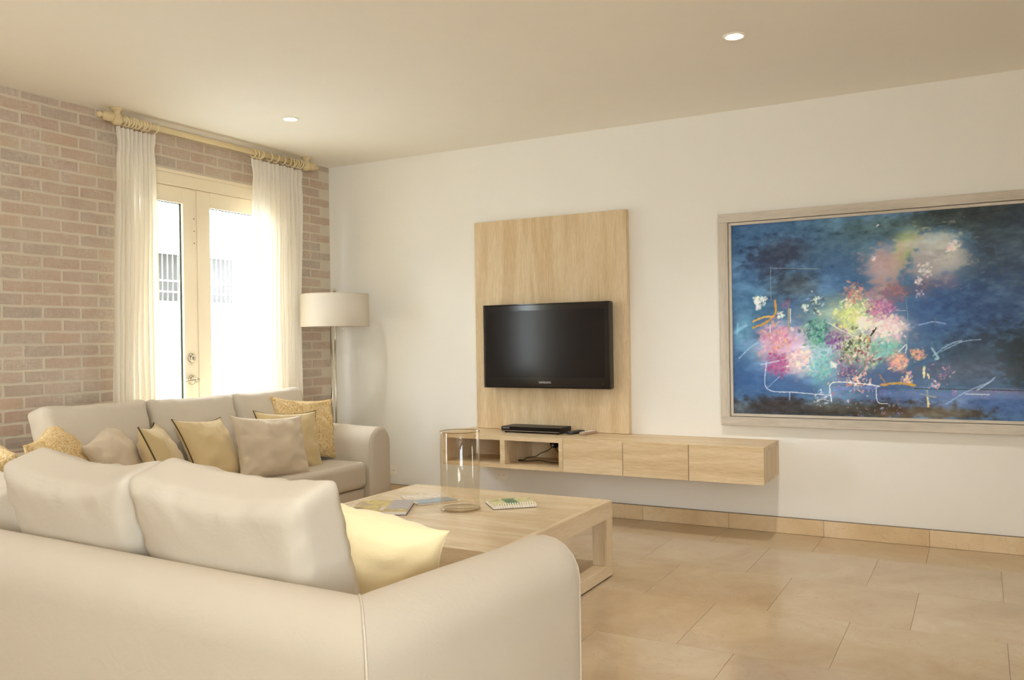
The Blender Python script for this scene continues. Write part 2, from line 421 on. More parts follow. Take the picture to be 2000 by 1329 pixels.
# ---------------------------------------------------------------- glazed doors in the brick wall
def french_door(name, y0, y1, ztop, leaves, seen=True):
    """cream painted door set; y0..y1 is the opening"""
    fr = bmesh.new()
    box(fr, -.11, -.012, y0, y0+.045, 0, ztop); box(fr, -.11, -.012, y1-.045, y1, 0, ztop)
    box(fr, -.11, -.012, y0+.045, y1-.045, ztop-.08, ztop)
    # reveal lining and brick-side casing bead
    box(fr, -.25, -.11, y0, y0+.02, 0, ztop); box(fr, -.25, -.11, y1-.02, y1, 0, ztop); box(fr, -.25, -.11, y0, y1, ztop-.02, ztop)
    box(fr, -.012, .006, y0-.02, y0, 0, ztop+.02); box(fr, -.012, .006, y1, y1+.02, 0, ztop+.02); box(fr, -.012, .006, y0, y1, ztop, ztop+.02)
    d = struct(name, fr, M['cream'])
    a0, a1 = y0+.047, y1-.047
    mid = -1.356 if leaves == 2 else a1
    spans = [(a0, mid), (mid, a1)][:leaves]
    for i in range(leaves):
        l0, l1 = spans[i][0]+.002, spans[i][1]-.002; zt = ztop-.083; st = .115; gz0, gz1 = .26, zt-.108
        lf = bmesh.new()
        box(lf, -.075, -.03, l0, l0+st, .01, zt, bev=.002); box(lf, -.075, -.03, l1-st, l1, .01, zt, bev=.002)
        box(lf, -.075, -.03, l0+st, l1-st, gz1, zt); box(lf, -.075, -.03, l0+st, l1-st, .01, gz0)
        leaf = obj('door_leaf', lf, M['cream'], d)
        g0, g1 = l0+st, l1-st
        gk = bmesh.new(); t = .009
        for (p0, p1, q0, q1) in ((g0, g0+t, gz0, gz1), (g1-t, g1, gz0, gz1), (g0, g1, gz0, gz0+t), (g0, g1, gz1-t*.5, gz1)):
            box(gk, -.0595, -.052, p0, p1, q0, q1)
        k = obj('gasket', gk, M['gasket'], leaf); k['label'] = 'dark green glazing gasket'
        obj('pane', B(-.066, -.060, g0, g1, gz0, gz1), M['glassh'] if (i == 1 and leaves == 2) else M['glass'], leaf)
        if leaves == 2 and i == 0:
            yc = l1-.058
            bm = lathe(bmesh.new(), [(.001, -.030), (.032, -.030), (.032, -.022), (.026, -.017), (.016, -.016), (.015, -.012), (.001, -.012)], 24, (0, yc, 1.147), 'x')
            dk = obj('deadbolt', bm, M['chrome'], leaf, smooth=True); dk['label'] = 'round nickel deadbolt'
            bm = lathe(bmesh.new(), [(.001, -.030), (.033, -.030), (.033, -.024), (.024, -.018), (.012, -.016), (.012, .02), (.001, .02)], 24, (0, yc, .998), 'x')
            tube(bm, [(.012, yc+.004, .998), (.02, yc-.02, .997), (.022, yc-.06, .993), (.02, yc-.10, .990)], [.010, .010, .008, .007], 10)
            lv = obj('lever_handle', bm, M['chrome'], leaf, smooth=True); lv['label'] = 'nickel lever handle on round rose'
            bm = lathe(bmesh.new(), [(.001, .02), (.016, .02), (.018, .03), (.012, .036), (.001, .037)], 16, (0, yc, .998), 'x')
            obj('thumb_turn', bm, M['chrome'], leaf, smooth=True)
            bm = B(-.030, -.0285, l1-.034, l1-.012, 1.93, 2.13)
            obj('flush_bolt', bm, M['cream'], leaf)
            bm = bmesh.new()
            for zz in (1.945, 2.03, 2.115): lathe(bm, [(.001, -.0285), (.0045, -.0285), (.004, -.0275), (.001, -.0275)], 10, (0, l1-.023, zz), 'x')
            sc_ = obj('screw', bm, M['slot'], leaf)
    # astragal on the meeting stile
    if leaves == 2:
        obj('astragal', B(-.030, -.024, mid+.002, mid+.020, .01, ztop-.083, bev=.001), M['cream'], d)
    return d
french_door('door_1', *DOORS[0], 2)
french_door('door_2', *DOORS[1], 1)
bm = bmesh.new()
for y in (-9.8, -8.23, -6.66): box(bm, XR+.05, XR+.11, y, y+.06, .4, 2.4)
box(bm, XR+.05, XR+.11, -9.8, -6.6, .4, .46); box(bm, XR+.05, XR+.11, -9.8, -6.6, 2.34, 2.4)
w2 = struct('fill_window_1', bm, M['cream'])  # unseen window, added to light the near sofa from the right rear
obj('pane', B(XR+.077, XR+.083, -9.74, -6.66, .46, 2.34), M['glass'], w2)

# ---------------------------------------------------------------- recessed downlights
def em(name, col, s):
    g = N(name); e = g.n('Emission'); e.inputs[0].default_value = col; e.inputs[1].default_value = s; g.l(e.outputs[0], g.out.inputs[0]); return g.m
M['lampglow'] = em('lamp_lens_glow', (1, .93, .8, 1), 9.0)
DL = [((.844, -1.347), 'lit recessed ceiling downlight near the curtained glass door', 12), ((3.728, -1.366), 'lit recessed ceiling downlight in front of the painting wall', 34),
      ((.844, -4.23), 'lit recessed ceiling downlight by the brick wall', 26), ((3.75, -4.35), 'lit recessed ceiling downlight above the cream sofa', 26)]
for (x, y), lab, pw in DL:
    t = thing('downlight', lab, 'downlight', (x, y, H), group='recessed ceiling downlights')
    bm = lathe(bmesh.new(), [(.040, H+.0), (.042, H-.006), (.052, H-.007), (.056, H-.004), (.056, H), (.040, H)], 32, (x, y, 0), cap=False)
    obj('trim_ring', bm, M['white_pl'], t, smooth=True)
    bm = lathe(bmesh.new(), [(.001, H-.0025), (.034, H-.0025), (.034, H-.0005), (.001, H-.0005)], 28, (x, y, 0))
    obj('lens', bm, M['lampglow'], t)
    l = bpy.data.lights.new('downlight_beam', 'SPOT'); l.energy = pw; l.spot_size = math.radians(125); l.spot_blend = .9; l.shadow_soft_size = .05; l.color = (1, .97, .94)
    lo = bpy.data.objects.new('downlight_beam', l); COL.objects.link(lo); lo.parent = t; lo.location = (0, 0, -.02)

# ---------------------------------------------------------------- curtain rod and curtains
RX, RZ = .12, 2.64
rodt = thing('curtain_rod', 'cream wooden curtain pole hung from the ceiling above the glass door', 'curtain rod', (RX, -1.24, RZ))
obj('rod', lathe(bmesh.new(), [(.0195, -2.16), (.0195, -.36)], 18, (RX, 0, RZ), 'y'), M['rod'], rodt, smooth=True)
for yb, s in ((-2.085, -1), (-.405, 1)):
    bm = lathe(bmesh.new(), [(.001, RZ-.042), (.022, RZ-.040), (.034, RZ-.024), (.037, RZ-.005), (.033, RZ+.014), (.024, RZ+.026), (.021, RZ+.036), (.026, RZ+.044), (.040, RZ+.054), (.040, H-.0005), (.001, H-.0005)], 24, (RX, yb, 0))
    obj('ceiling_bracket', bm, M['rod'], rodt, smooth=True)
    prof = [(.001, .0), (.026, .002), (.029, .012), (.029, .055), (.024, .064), (.012, .068), (.011, .076), (.018, .084), (.019, .094), (.012, .104), (.001, .108)]
    bm = lathe(bmesh.new(), [(r, (yb + s*(.028+q))) for r, q in prof], 20, (RX, 0, RZ), 'y')
    obj('finial', bm, M['rod'], rodt, smooth=True)
def curtain(name, label, top, bot, nf, nring, seed, ring_ys):
    rnd = random.Random(seed)
    t = thing(name, label, 'curtain', (.1, (bot[0]+bot[1])/2, .015), group='white curtains at the glass door')
    bm = bmesh.new(); nu, nz = nf*12, 44; ztop = 2.598; g = []
    ph = [rnd.uniform(-.5, .5) for _ in range(nf+1)]; am = [rnd.uniform(.6, 1.25) for _ in range(nf+1)]
    for k in range(nz+1):
        q = k/nz; zz = ztop - (ztop-.015)*(q**1.25); d = ztop-zz
        y0 = top[0] + (bot[0]-top[0])*min(1, d/1.5); y1 = top[1] + (bot[1]-top[1])*min(1, d/1.5)
        pin = .012*math.exp(-((d-.11)/.05)**2)      # stitched header
        rowv = []
        for i in range(nu+1):
            s = i/nu; fi = s*nf; j = min(int(fi), nf); fr = fi-int(fi)
            a = am[j]*(1-fr) + am[min(j+1, nf)]*fr; p = ph[j]*(1-fr) + ph[min(j+1, nf)]*fr
            open_ = min(1, max(0, (d-.10)/.5))
            amp = (.013 + .030*open_)*a*(1 - .25*math.sin(PI*min(1, d/2.6))**2)
            ang = 2*PI*(fi + .35*p*open_ + .05*math.sin(d*2.1+j))
            x = .1 + amp*math.sin(ang) + .012*math.sin(ang*2+p*3)*(1-open_) + .004*math.sin(5*d+fi)
            sag = -.006*abs(math.sin(PI*s*nring*.5)) if k == 0 else 0
            y = y0 + (y1-y0)*s + .010*open_*math.cos(ang)*a + (.5-s)*pin*2
            rowv.append(bm.verts.new((x, y, zz+sag)))
        g.append(rowv)
    for A, C in zip(g, g[1:]):
        for i in range(nu): bm.faces.new((A[i], A[i+1], C[i+1], C[i]))
    obj('cloth', bm, M['curtain'], t, smooth=True)
    for y in ring_ys:
        tilt = rnd.uniform(-.35, .35); bm = bmesh.new()
        pts = []
        for k in range(22):
            a = 2*PI*k/22; rr = .0295
            pts.append((RX+rr*math.cos(a), y+rr*math.sin(a)*math.sin(tilt), RZ-.006+rr*math.sin(a)))
        tube(bm, pts, .0042, 6, closed=True)
        tube(bm, [(RX, y, RZ-.033), (RX-.004, y, RZ-.045)], .0018, 5)
        obj('ring', bm, M['ring'], t, smooth=True)
curtain('curtain', 'gathered white voile curtain at the plain brick side of the glass door', (-2.072, -1.785), (-2.118, -1.785), 9, 11, 3,
        [-2.035, -2.022, -2.004, -1.985, -1.968, -1.950, -1.930, -1.905, -1.890, -1.862, -1.805])
curtain('curtain', 'gathered white voile curtain at the lamp side of the glass door', (-.972, -.424), (-.945, -.462), 13, 13, 5,
        [-.965, -.930, -.895, -.880, -.800, -.730, -.660, -.600, -.565, -.540, -.515, -.490, -.465])

# ---------------------------------------------------------------- sofas
def arch(aw, h, z0=.02, n=10):
    r = aw/2; pts = [(0, z0), (0, z0+(h-r-z0)*.33), (0, z0+(h-r-z0)*.66)]
    for k in range(n+1):
        a = PI - PI*k/n
        pts.append((r + r*math.cos(a), h-r+r*math.sin(a)))
    pts += [(aw, z0+(h-r-z0)*.66), (aw, z0+(h-r-z0)*.33), (aw, z0)]
    return pts
def soft(bm, amp, sc, seed):
    for v in bm.verts:
        p = v.co*sc + Vector((seed*3.1, seed*1.7, seed))
        v.co += Vector((noise.noise(p), noise.noise(p+Vector((9, 0, 0))), noise.noise(p+Vector((0, 9, 0)))))*amp
def cushion(hx, hy, hz, r, bulge, seed, n=16, sag=.0, wr=.006):
    """plump box cushion, centre origin, thickness along Y"""
    bm = bmesh.new(); bmesh.ops.create_cube(bm, size=2.0)
    bmesh.ops.subdivide_edges(bm, edges=bm.edges, cuts=n, use_grid_fill=True)
    for v in bm.verts:
        u, t, w = v.co
        p = Vector((u*hx, t*hy, w*hz)); c = Vector((max(-hx+r, min(hx-r, p.x)), max(-hy+r, min(hy-r, p.y)), max(-hz+r, min(hz-r, p.z))))
        d = p-c
        if d.length > 1e-6: p = c + d.normalized()*r
        f = max(0, 1-u*u)*max(0, 1-w*w)
        p.y *= 1 + bulge*f**.6
        p.x *= 1 - .035*(1-w*w)*abs(u)
        p.z *= 1 - .05*(1-u*u)*abs(w)
        p.z -= sag*(1-u*u)*max(0, w)
        nv = Vector((p.x*7, p.y*3, p.z*7)) + Vector((seed*5.3, 0, seed*2.1))
        k = noise.noise(nv)*wr + noise.noise(nv*2.7)*wr*.5
        edge = max(abs(u), abs(w))
        rad = math.sin(math.atan2(w, u)*23 + seed)*.0035*max(0, edge-.55)*2
        fold = .0022*math.sin(u*15 + w*9 + seed*2 + 2*noise.noise(nv*.6))*max(0, w-.35)**1.3*2
        p.y += (k + rad + fold)*t
        p.z += noise.noise(nv*1.3+Vector((4, 4, 4)))*wr
        v.co = p
    return bm
def sofa(name, label, loc, rotz, Li, cush, D=.96, aw=.23, hb=.68, hf=.655):
    t = thing(name, label, 'sofa', loc, rotz)
    hl = Li/2
    # backrest, mitred into the arms
    bm = bmesh.new(); pr = arch(aw, hb); rings = []
    for i in range(29):
        s = i/28*2-1; ring = []
        for a, z in pr:
            x = s*(hl + aw - a); ring.append(bm.verts.new((x, a, z)))
        rings.append(ring)
    for A, C in zip(rings, rings[1:]):
        for k in range(len(pr)-1): bm.faces.new((A[k], A[k+1], C[k+1], C[k]))
    for v in bm.verts:
        w = max(0, 1-abs(v.co.x)/hl)
        v.co.y += noise.noise(Vector((v.co.x*2.5, v.co.z*4, 1.3)))*.004*min(1, w*6)
    obj('backrest', bm, M['sofa'], t, local=True, smooth=True)
    for sx in (-1, 1):
        bm = bmesh.new(); rings = []; ny = 18; rf = .03
        ts = [(i/ny, 0) for i in range(ny+1)] + [(1, q) for q in (.35, .7, 1.0)]
        for s, q in ts:
            ring = []
            yend = D-rf
            y_nom = aw/2 + (yend-aw/2)*s
            h = hb + (hf-hb)*min(1, max(0, (y_nom-.15)/.7))
            pr = arch(aw, h)
            for a, z in pr:
                y = (aw-(aw-a))*(1-s) + 0*(1-s)
                y = (aw-a)*(1-s) + yend*s
                an = q*PI/2; ins = rf*(1-math.cos(an)); y += rf*math.sin(an) if s == 1 else 0
                a2 = aw/2 + (a-aw/2)*(1-2*ins/aw); z2 = z - (ins if z > h*.5 else 0)
                ring.append(bm.verts.new((sx*(hl+a2), y, z2)))
            rings.append(ring)
        for A, C in zip(rings, rings[1:]):
            for k in range(len(pr)-1): bm.faces.new((A[k], A[k+1], C[k+1], C[k]))
        bm.faces.new(rings[-1])
        for v in bm.verts:
            v.co.x += noise.noise(Vector((v.co.y*3, v.co.z*5, 7.7+sx)))*.005*min(1, v.co.y*4)
        arm = obj('arm', bm, M['sofa'], t, local=True, smooth=True)
        pts = [(sx*(hl+a), .0 + (aw-a)*1.0, z+.001) for a, z in arch(aw, hb, .05)][3:]
        pts = [(x, y-.002 if i > 6 else y, z) for i, (x, y, z) in enumerate(pts)]
        sm = bmesh.new(); tube(sm, pts, .0032, 6); obj('seam', sm, M['sofa'], arm, local=True, smooth=True)
        pts = [(sx*(hl+aw/2+(a-aw/2)*.985), D-.018, z-.006) for a, z in arch(aw, hf, .05)]
        sm = bmesh.new(); tube(sm, pts, .0036, 6); obj('front_piping', sm, M['sofa'], arm, local=True, smooth=True)
    obj('base', B(-hl+.001, hl-.001, aw*.5, D-.055, .02, .245, bev=.012, seg=3), M['sofa'], t, local=True)
    bm = bmesh.new(); box(bm, -hl+.004, hl-.004, aw-.03, D-.018, .252, .43, bev=.045, seg=5)
    for v in bm.verts:
        if v.co.z > .34: v.co.z += .006*noise.noise(Vector((v.co.x*2, v.co.y*2, 0)))
    obj('seat_cushion', bm, M['sofa'], t, local=True, smooth=True)
    for i, (x, y, z, tilt, roll, hx, hz, sd, sag) in enumerate(cush):
        bm = cushion(hx, .085, hz, .040, .45, sd, 26, sag, .0055)
        o = obj('back_cushion', bm, M['sofac'], t, local=True, smooth=True)
        o.location = (x, y, z); o.rotation_euler = (tilt, roll, 0)
    return t
# (x, y, z, tilt, roll, half width, half height, seed, sag)
sofa('sofa', 'long cream slipcovered sofa along the brick wall below the curtains', (.165, -1.89, 0), -PI/2, 1.94,
     [(-.635, .36, .672, .28, .02, .322, .255, 1, .0), (.0, .36, .670, .28, -.01, .318, .252, 2, .0), (.645, .36, .675, .28, .0, .318, .255, 3, .0)])
sofa('sofa', 'large cream slipcovered sofa seen from behind with its back to the open floor', (2.45, -4.13, 0), -.04, 2.0,
     [(.555, .30, .655, .30, .03, .325, .255, 4, .018), (-.085, .30, .660, .31, .01, .312, .255, 5, .034), (-.71, .36, .60, .30, -.05, .31, .23, 6, .03)])

# ---------------------------------------------------------------- throw pillows
def pillow(name, label, mat, loc, yaw, lean, roll, w, h, th, seed, group=None, piping=None, back=None, wr=.010, shear=0.0):
    """soft knife-edge pillow; faces local -Y, leaning back by lean, then turned by yaw"""
    R = Matrix.Rotation(yaw, 4, 'Z') @ Matrix.Rotation(-lean, 4, 'X') @ Matrix.Rotation(roll, 4, 'Y')
    t = thing(name, label, 'pillow', loc, rot=R.to_euler(), group=group)
    n = 30; bm = bmesh.new()
    def outline(u, v):
        x = w/2*u*(1-.10*(1-v*v)*u*u); z = h/2*v*(1-.11*(1-u*u)*v*v) + shear*u
        cr = (abs(u)*abs(v))**8
        return x*(1+.035*cr), z*(1+.035*cr)
    def side(sgn):
        g = []
        for i in range(n+1):
            r = []
            for k in range(n+1):
                u = math.sin((i/n-.5)*PI); v = math.sin((k/n-.5)*PI)
                x, z = outline(u, v)
                f = max(0, (1-u*u)*(1-v*v))
                y = th/2*1.25*(f**.46)
                if f > 1e-6:
                    q = Vector((u*2.2, v*2.2, seed*3.7+sgn))
                    y += (noise.noise(q)*1.6 + noise.noise(q*2.3)*.8)*wr*min(1, f*5)
                    y += math.sin(math.atan2(v, u)*19+seed)*.5*wr*min(1, f*6)*max(abs(u), abs(v))**3
                r.append(bm.verts.new((x, sgn*max(y, 0), z)))
            g.append(r)
        for i in range(n):
            for k in range(n): bm.faces.new((g[i][k], g[i+1][k], g[i+1][k+1], g[i][k+1]))
    side(-1); side(1)
    bmesh.ops.remove_doubles(bm, verts=bm.verts, dist=1e-5)
    obj('cover', bm, mat, t, local=True, smooth=True)
    edge = []
    for a, b, c, d in ((-1, -1, 1, -1), (1, -1, 1, 1), (1, 1, -1, 1), (-1, 1, -1, -1)):
        for k in range(14):
            s = k/14; x, z = outline(a+(c-a)*s, b+(d-b)*s); edge.append((x, 0, z))
    sm = bmesh.new(); tube(sm, edge, .0042 if piping else .0022, 6, closed=True)
    e = obj('piping' if piping else 'seam', sm, piping or mat, t, local=True, smooth=True)
    if piping: e['label'] = 'dark olive piping'
    return t
PG = 'throw pillows on the sofas'
# on the far sofa; yaw PI/2 faces +x
def far(name, label, mat, y, z, x, a, lean, roll, w, h, th, seed, **k):
    return pillow(name, label, mat, (x, y, z), PI/2+math.radians(a), math.radians(lean), math.radians(roll), w, h, th, seed, PG, **k)
far('throw_pillow', 'gold damask pillow tucked against the arm by the floor lamp', M['damask'], -1.09, .655, .70, -10, 18, 6, .50, .43, .11, 1)
far('throw_pillow', 'khaki pillow with dark piping half hidden behind a beige pillow', M['khaki'], -1.36, .605, .81, -10, 17, 4, .47, .39, .11, 2, piping=M['piping'])
far('throw_pillow', 'wrinkled beige pillow in front of the khaki and damask pillows', M['beige'], -1.63, .600, .92, -11, 20, 4, .50, .40, .13, 3, wr=.015)
far('throw_pillow', 'khaki pillow with dark piping standing alone in the middle of the sofa', M['khaki'], -1.96, .602, .76, 10, 30, 4, .40, .44, .14, 4, piping=M['piping'])
far('throw_pillow', 'khaki pillow with dark piping turned edge-on beside a beige pillow', M['khaki'], -2.30, .605, .76, 42, 24, 2, .42, .41, .14, 5, piping=M['piping'])
far('throw_pillow', 'beige pillow slumped between the damask and the edge-on khaki pillow', M['beige'], -2.54, .615, .70, 32, 34, -16, .40, .40, .16, 6, wr=.015)
far('throw_pillow', 'gold damask pillow at the end of the sofa away from the lamp', M['damask'], -2.83, .635, .68, 34, 30, -14, .42, .42, .17, 7)
pillow('throw_pillow', 'pale yellow silk pillow inside the arm of the sofa seen from behind', M['yellow'], (3.17, -3.55, .575), math.radians(8), math.radians(-18), math.radians(12), .50, .40, .18, 8, PG, wr=.012)
pillow('throw_pillow', 'gold damask pillow behind the slumped cushion of the sofa seen from behind', M['damask'], (1.30, -3.50, .68), math.radians(-10), math.radians(-20), math.radians(12), .42, .42, .13, 9, PG)

# ---------------------------------------------------------------- coffee table
tx0, tx1, ty0, ty1, tz = 1.814, 3.059, -2.6, -1.371, .396
ct = thing('coffee_table', 'square limed oak coffee table with chunky legs and a low shelf', 'coffee table', ((tx0+tx1)/2, (ty0+ty1)/2, 0))
bd = .09
obj('tabletop', B(tx0+bd*.35, tx1-bd*.35, ty0+bd*.35, ty1-bd*.35, tz-.06, tz, bev=.0006), M['tabx'], ct)
for a, b, c, d, mt in ((tx0, tx1-bd*.35, ty0, ty0+bd*.35, 'tabx'), (tx0+bd*.35, tx1, ty1-bd*.35, ty1, 'tabx'), (tx0, tx0+bd*.35, ty0+bd*.35, ty1, 'taby'), (tx1-bd*.35, tx1, ty0, ty1-bd*.35, 'taby')):
    obj('apron', B(a+.0004, b-.0004, c+.0004, d-.0004, tz-.088, tz-.0003, bev=.0012), M[mt], ct)
for x in (tx0+.0005, tx1-.0805):
    for y in (ty0+.0005, ty1-.0805): obj('leg', B(x, x+.08, y, y+.08, .066, tz-.0885, bev=.0012), M['tabz'], ct)
obj('shelf', B(tx0, tx1, ty0, ty1, .008, .066, bev=.0015), M['taby'], ct)
obj('gap_shadow', B(tx0+.02, tx1-.02, ty0+.02, ty1-.02, 0.0, .008), M['blackmat'], ct)  # black sheet stands in for the gap shadow below the shelf

# ---------------------------------------------------------------- floating media console
cx0, cx1, cD, zb, zt = 1.378, 3.632, .405, .365, .584
mc = thing('media_console', 'long wall-hung limed oak media console with open cubbies and three drawers', 'media console', ((cx0+cx1)/2, -.2, zb))
e = .0006
obj('top_panel', B(cx0, cx1, -cD, -.0006, zt-.03, zt, bev=.001), M['woodx'], mc)
obj('bottom_panel', B(cx0, cx1, -cD+.0004, -.0006, zb, zb+.022, bev=.001), M['woodx'], mc)
obj('side_panel', B(cx0, cx0+.035, -cD+.0008, -.0006, zb+.02205, zt-.0305), M['woodv'], mc)
obj('side_panel', B(cx1-.03, cx1, -cD+.0008, -.0006, zb+.02205, zt-.0305), M['woodv'], mc)
for x0, x1 in ((1.848, 1.885), (2.295, 2.325)): obj('divider', B(x0, x1, -cD+.0008, -.014, zb+.02205, zt-.0305), M['woodv'], mc)
obj('back_panel', B(cx0+.036, cx1-.031, -.013, -.001, zb+.0221, zt-.031), M['woodx'], mc)
for x0, x1 in ((2.3265, 2.745), (2.749, 3.175), (3.179, 3.632)):
    obj('drawer', B(x0, x1, -cD-.018, -cD-.0005, zb-.004, zt-.003, bev=.0012), M['woodx'], mc)
# the open end has a front frame flush with the drawers
fr = bmesh.new()
box(fr, cx0, 2.3245, -cD-.018, -cD-.0006, zt-.032, zt-.003); box(fr, cx0, 2.3245, -cD-.018, -cD-.0006, zb-.004, zb+.0224)
for x0, x1 in ((cx0, cx0+.036), (1.848, 1.885), (2.295, 2.3245)): box(fr, x0, x1, -cD-.018, -cD-.0006, zb+.0224, zt-.032)
obj('front_frame', fr, M['woodx'], mc)
wp = obj('wall_panel', B(1.444, 2.652, -.052, -.0008, .586, 2.12, bev=.0015), M['woodv'], loc=(2.05, -.026, .586))
tag(wp, 'tall limed oak veneer panel behind the television', 'wall panel')

# ---------------------------------------------------------------- television
tv = thing('television', 'black flat-screen television on the oak panel', 'television', (2.06, -.12, .89))
X0, X1, Z0, Z1, YF = 1.564, 2.559, .894, 1.496, -.14
bm = bmesh.new(); box(bm, X0, X1, YF, YF+.062, Z0, Z1, bev=.010, seg=3)
obj('housing', bm, M['black'], tv, smooth=False)
obj('screen', B(X0+.044, X1-.044, YF-.0012, YF-.0002, Z0+.078, Z1-.048), M['screen'], tv)
bm = bmesh.new()
for a, b, c, d in ((X0+.002, X1-.002, Z1-.005, Z1-.001), (X0+.002, X1-.002, Z0+.001, Z0+.006), (X0+.001, X0+.004, Z0+.004, Z1-.004), (X1-.004, X1-.001, Z0+.004, Z1-.004)): box(bm, a, b, YF-.002, YF+.03, c, d)
obj('edge_trim', bm, m_plain('smoked_trim', lin(46, 38, 34), .1, .6), tv)
RT = Matrix.Translation((2.06, YF-.0008, Z0+.042)) @ Matrix.Rotation(PI/2, 4, 'X')
lg = obj('logo', text_bm('SAMSUNG', .021, .0004, RT), M['silver'], tv); lg['label'] = 'silver maker lettering'
obj('stand_by_lamp', lathe(bmesh.new(), [(.0005, YF-.0012), (.003, YF-.001), (.003, YF), (.0005, YF)], 10, (X1-.06, 0, Z0+.036), 'y'), M['slot'], tv)
obj('wall_mount', B(1.86, 2.26, YF+.062, -.0525, 1.05, 1.34, bev=.003), M['blackmat'], tv)

# ---------------------------------------------------------------- on the console
pl = thing('disc_player', 'slim black disc player on the console below the television', 'disc player', (1.99, -.15, zt))
a = .0
bm = B(1.762, 2.222, -.245, -.062, zt+.008, zt+.044, bev=.0015); obj('case', bm, M['blackmat'], pl)
obj('front_panel', B(1.763, 2.221, -.2475, -.2455, zt+.018, zt+.043), M['black'], pl)
obj('chrome_strip', B(1.766, 2.215, -.248, -.2455, zt+.0135, zt+.0165), M['steel'], pl)
lg = obj('logo', text_bm('SAMSUNG', .012, .0003, Matrix.Translation((1.80, -.2478, zt+.034)) @ Matrix.Rotation(PI/2, 4, 'X')), M['silver'], pl)
for x in (1.79, 2.19):
    for y in (-.225, -.09): obj('foot', lathe(bmesh.new(), [(.001, zt), (.012, zt), (.012, zt+.008), (.001, zt+.008)], 12, (x, y, 0)), M['blackmat'], pl)
def remote(label, x, y, rz, L, w, h, mat, bmat):
    t = thing('remote_control', label, 'remote control', (x, y, zt), rz, 'remote controls on the console')
    bm = bmesh.new(); box(bm, -w/2, w/2, -L/2, L/2, 0, h, bev=h*.32, seg=3); obj('shell', bm, mat, t, local=True, smooth=False)
    bm = bmesh.new()
    for i in range(3):
        for j in range(6): box(bm, (i-1)*w*.27-.004, (i-1)*w*.27+.004, -L*.38+j*L*.14, -L*.38+j*L*.14+.007, h-.0005, h+.0015)
    obj('button_pad', bm, bmat, t, local=True)
remote('dark remote control lying beside the disc player', 2.290, -.135, -.28, .15, .046, .02, m_plain('navy_plastic', lin(46, 46, 54), .35), M['slot'])
remote('pale grey-brown remote control lying beside the dark remote', 2.385, -.135, -.26, .145, .05, .02, m_plain('taupe_plastic', lin(168, 146, 124), .4), M['white_pl'])

# cable with adapter in the cubby
cb = thing('power_adapter', 'black power adapter with its cable in the open console cubby', 'power adapter', (2.09, -.10, zb+.022))
bm = bmesh.new(); lathe(bm, [(.001, -.075), (.018, -.075), (.030, -.066), (.034, -.05), (.034, -.018), (.001, -.018)], 20, (2.085, 0, .498), 'y'); obj('plug', bm, M['blackmat'], cb, smooth=True)
obj('plug_face', lathe(bmesh.new(), [(.001, -.077), (.009, -.077), (.009, -.0745), (.001, -.0745)], 14, (2.082, 0, .486), 'y'), M['silver'], cb)
p1 = spline([(2.075, -.07, .475), (2.05, -.09, .45), (2.0, -.11, .43), (1.975, -.13, .41), (1.92, -.17, .402), (1.95, -.25, .4), (1.925, -.30, .403)], 8)
p1 = [(max(1.89, x), y, max(z_, .3985)) for x, y, z_ in p1]
obj('cord', tube(bmesh.new(), p1, .003, 7), M['blackmat'], cb, smooth=True)
p2 = spline([(1.925, -.30, .399), (1.98, -.31, .399), (2.06, -.26, .403), (2.12, -.27, .399), (2.20, -.30, .399), (2.285, -.28, .40)], 8)
obj('cord', tube(bmesh.new(), [(x, y, max(z_, .3985)) for x, y, z_ in p2], .003, 7), M['blackmat'], cb, smooth=True)
p3 = spline([(2.095, -.06, .47), (2.13, -.09, .445), (2.18, -.11, .425), (2.24, -.12, .43), (2.285, -.10, .46)], 8)
obj('cord', tube(bmesh.new(), p3, .003, 7), M['blackmat'], cb, smooth=True)

# ---------------------------------------------------------------- outlets
def outlet(label, x, z):
    t = thing('wall_outlet', label, 'outlet', (x, 0, z), group='white wall outlets')
    obj('cover_plate', B(x-.058, x+.058, -.0055, -.0004, z-.036, z+.036, bev=.0015), M['white_pl'], t)
    obj('socket_insert', B(x-.036, x+.036, -.0075, -.0056, z-.017, z+.017, bev=.0008), M['white_pl'], t)
    for s in (-1, 1):
        bm = bmesh.new(); cx = x+s*.018
        box(bm, cx-.006, cx+.001, -.0079, -.0074, z+.004, z+.0062); box(bm, cx-.006, cx+.001, -.0079, -.0074, z-.0062, z-.004)
        lathe(bm, [(.0005, -.0079), (.0022, -.0079), (.0022, -.0074), (.0005, -.0074)], 8, (cx+.007, 0, z), 'y')
        obj('socket_slots', bm, M['slot'], t)
outlet('white double wall outlet under the open end of the media console', 1.62, .239)
outlet('white double wall outlet beside the arm of the sofa near the lamp', .612, .212)

# ---------------------------------------------------------------- floor lamp
LX, LY = .40, -.42
fl = thing('floor_lamp', 'slim floor lamp with a wide white drum shade in the corner', 'floor lamp', (LX, LY, 0))
obj('base', lathe(bmesh.new(), [(.001, .0), (.14, .0), (.14, .012), (.13, .018), (.02, .022), (.016, .04), (.001, .04)], 36, (LX, LY, 0)), M['steel'], fl, smooth=True)
obj('pole', lathe(bmesh.new(), [(.0072, .03), (.0072, 1.60)], 14, (LX, LY, 0)), M['steel'], fl, smooth=True)
obj('side_rod', tube(bmesh.new(), [(LX-.022, LY-.014, .03), (LX-.022, LY-.014, 1.50)], .0045, 8), M['steel'], fl, smooth=True)
sh = obj('shade', lathe(bmesh.new(), [(.262, 1.362), (.262, 1.612), (.2595, 1.612), (.2595, 1.362), (.262, 1.362)], 56, (LX, LY, 0), cap=False), M['shade'], fl, smooth=False)
for f in sh.data.polygons: f.use_smooth = abs(f.normal.z) < .5
bm = bmesh.new()
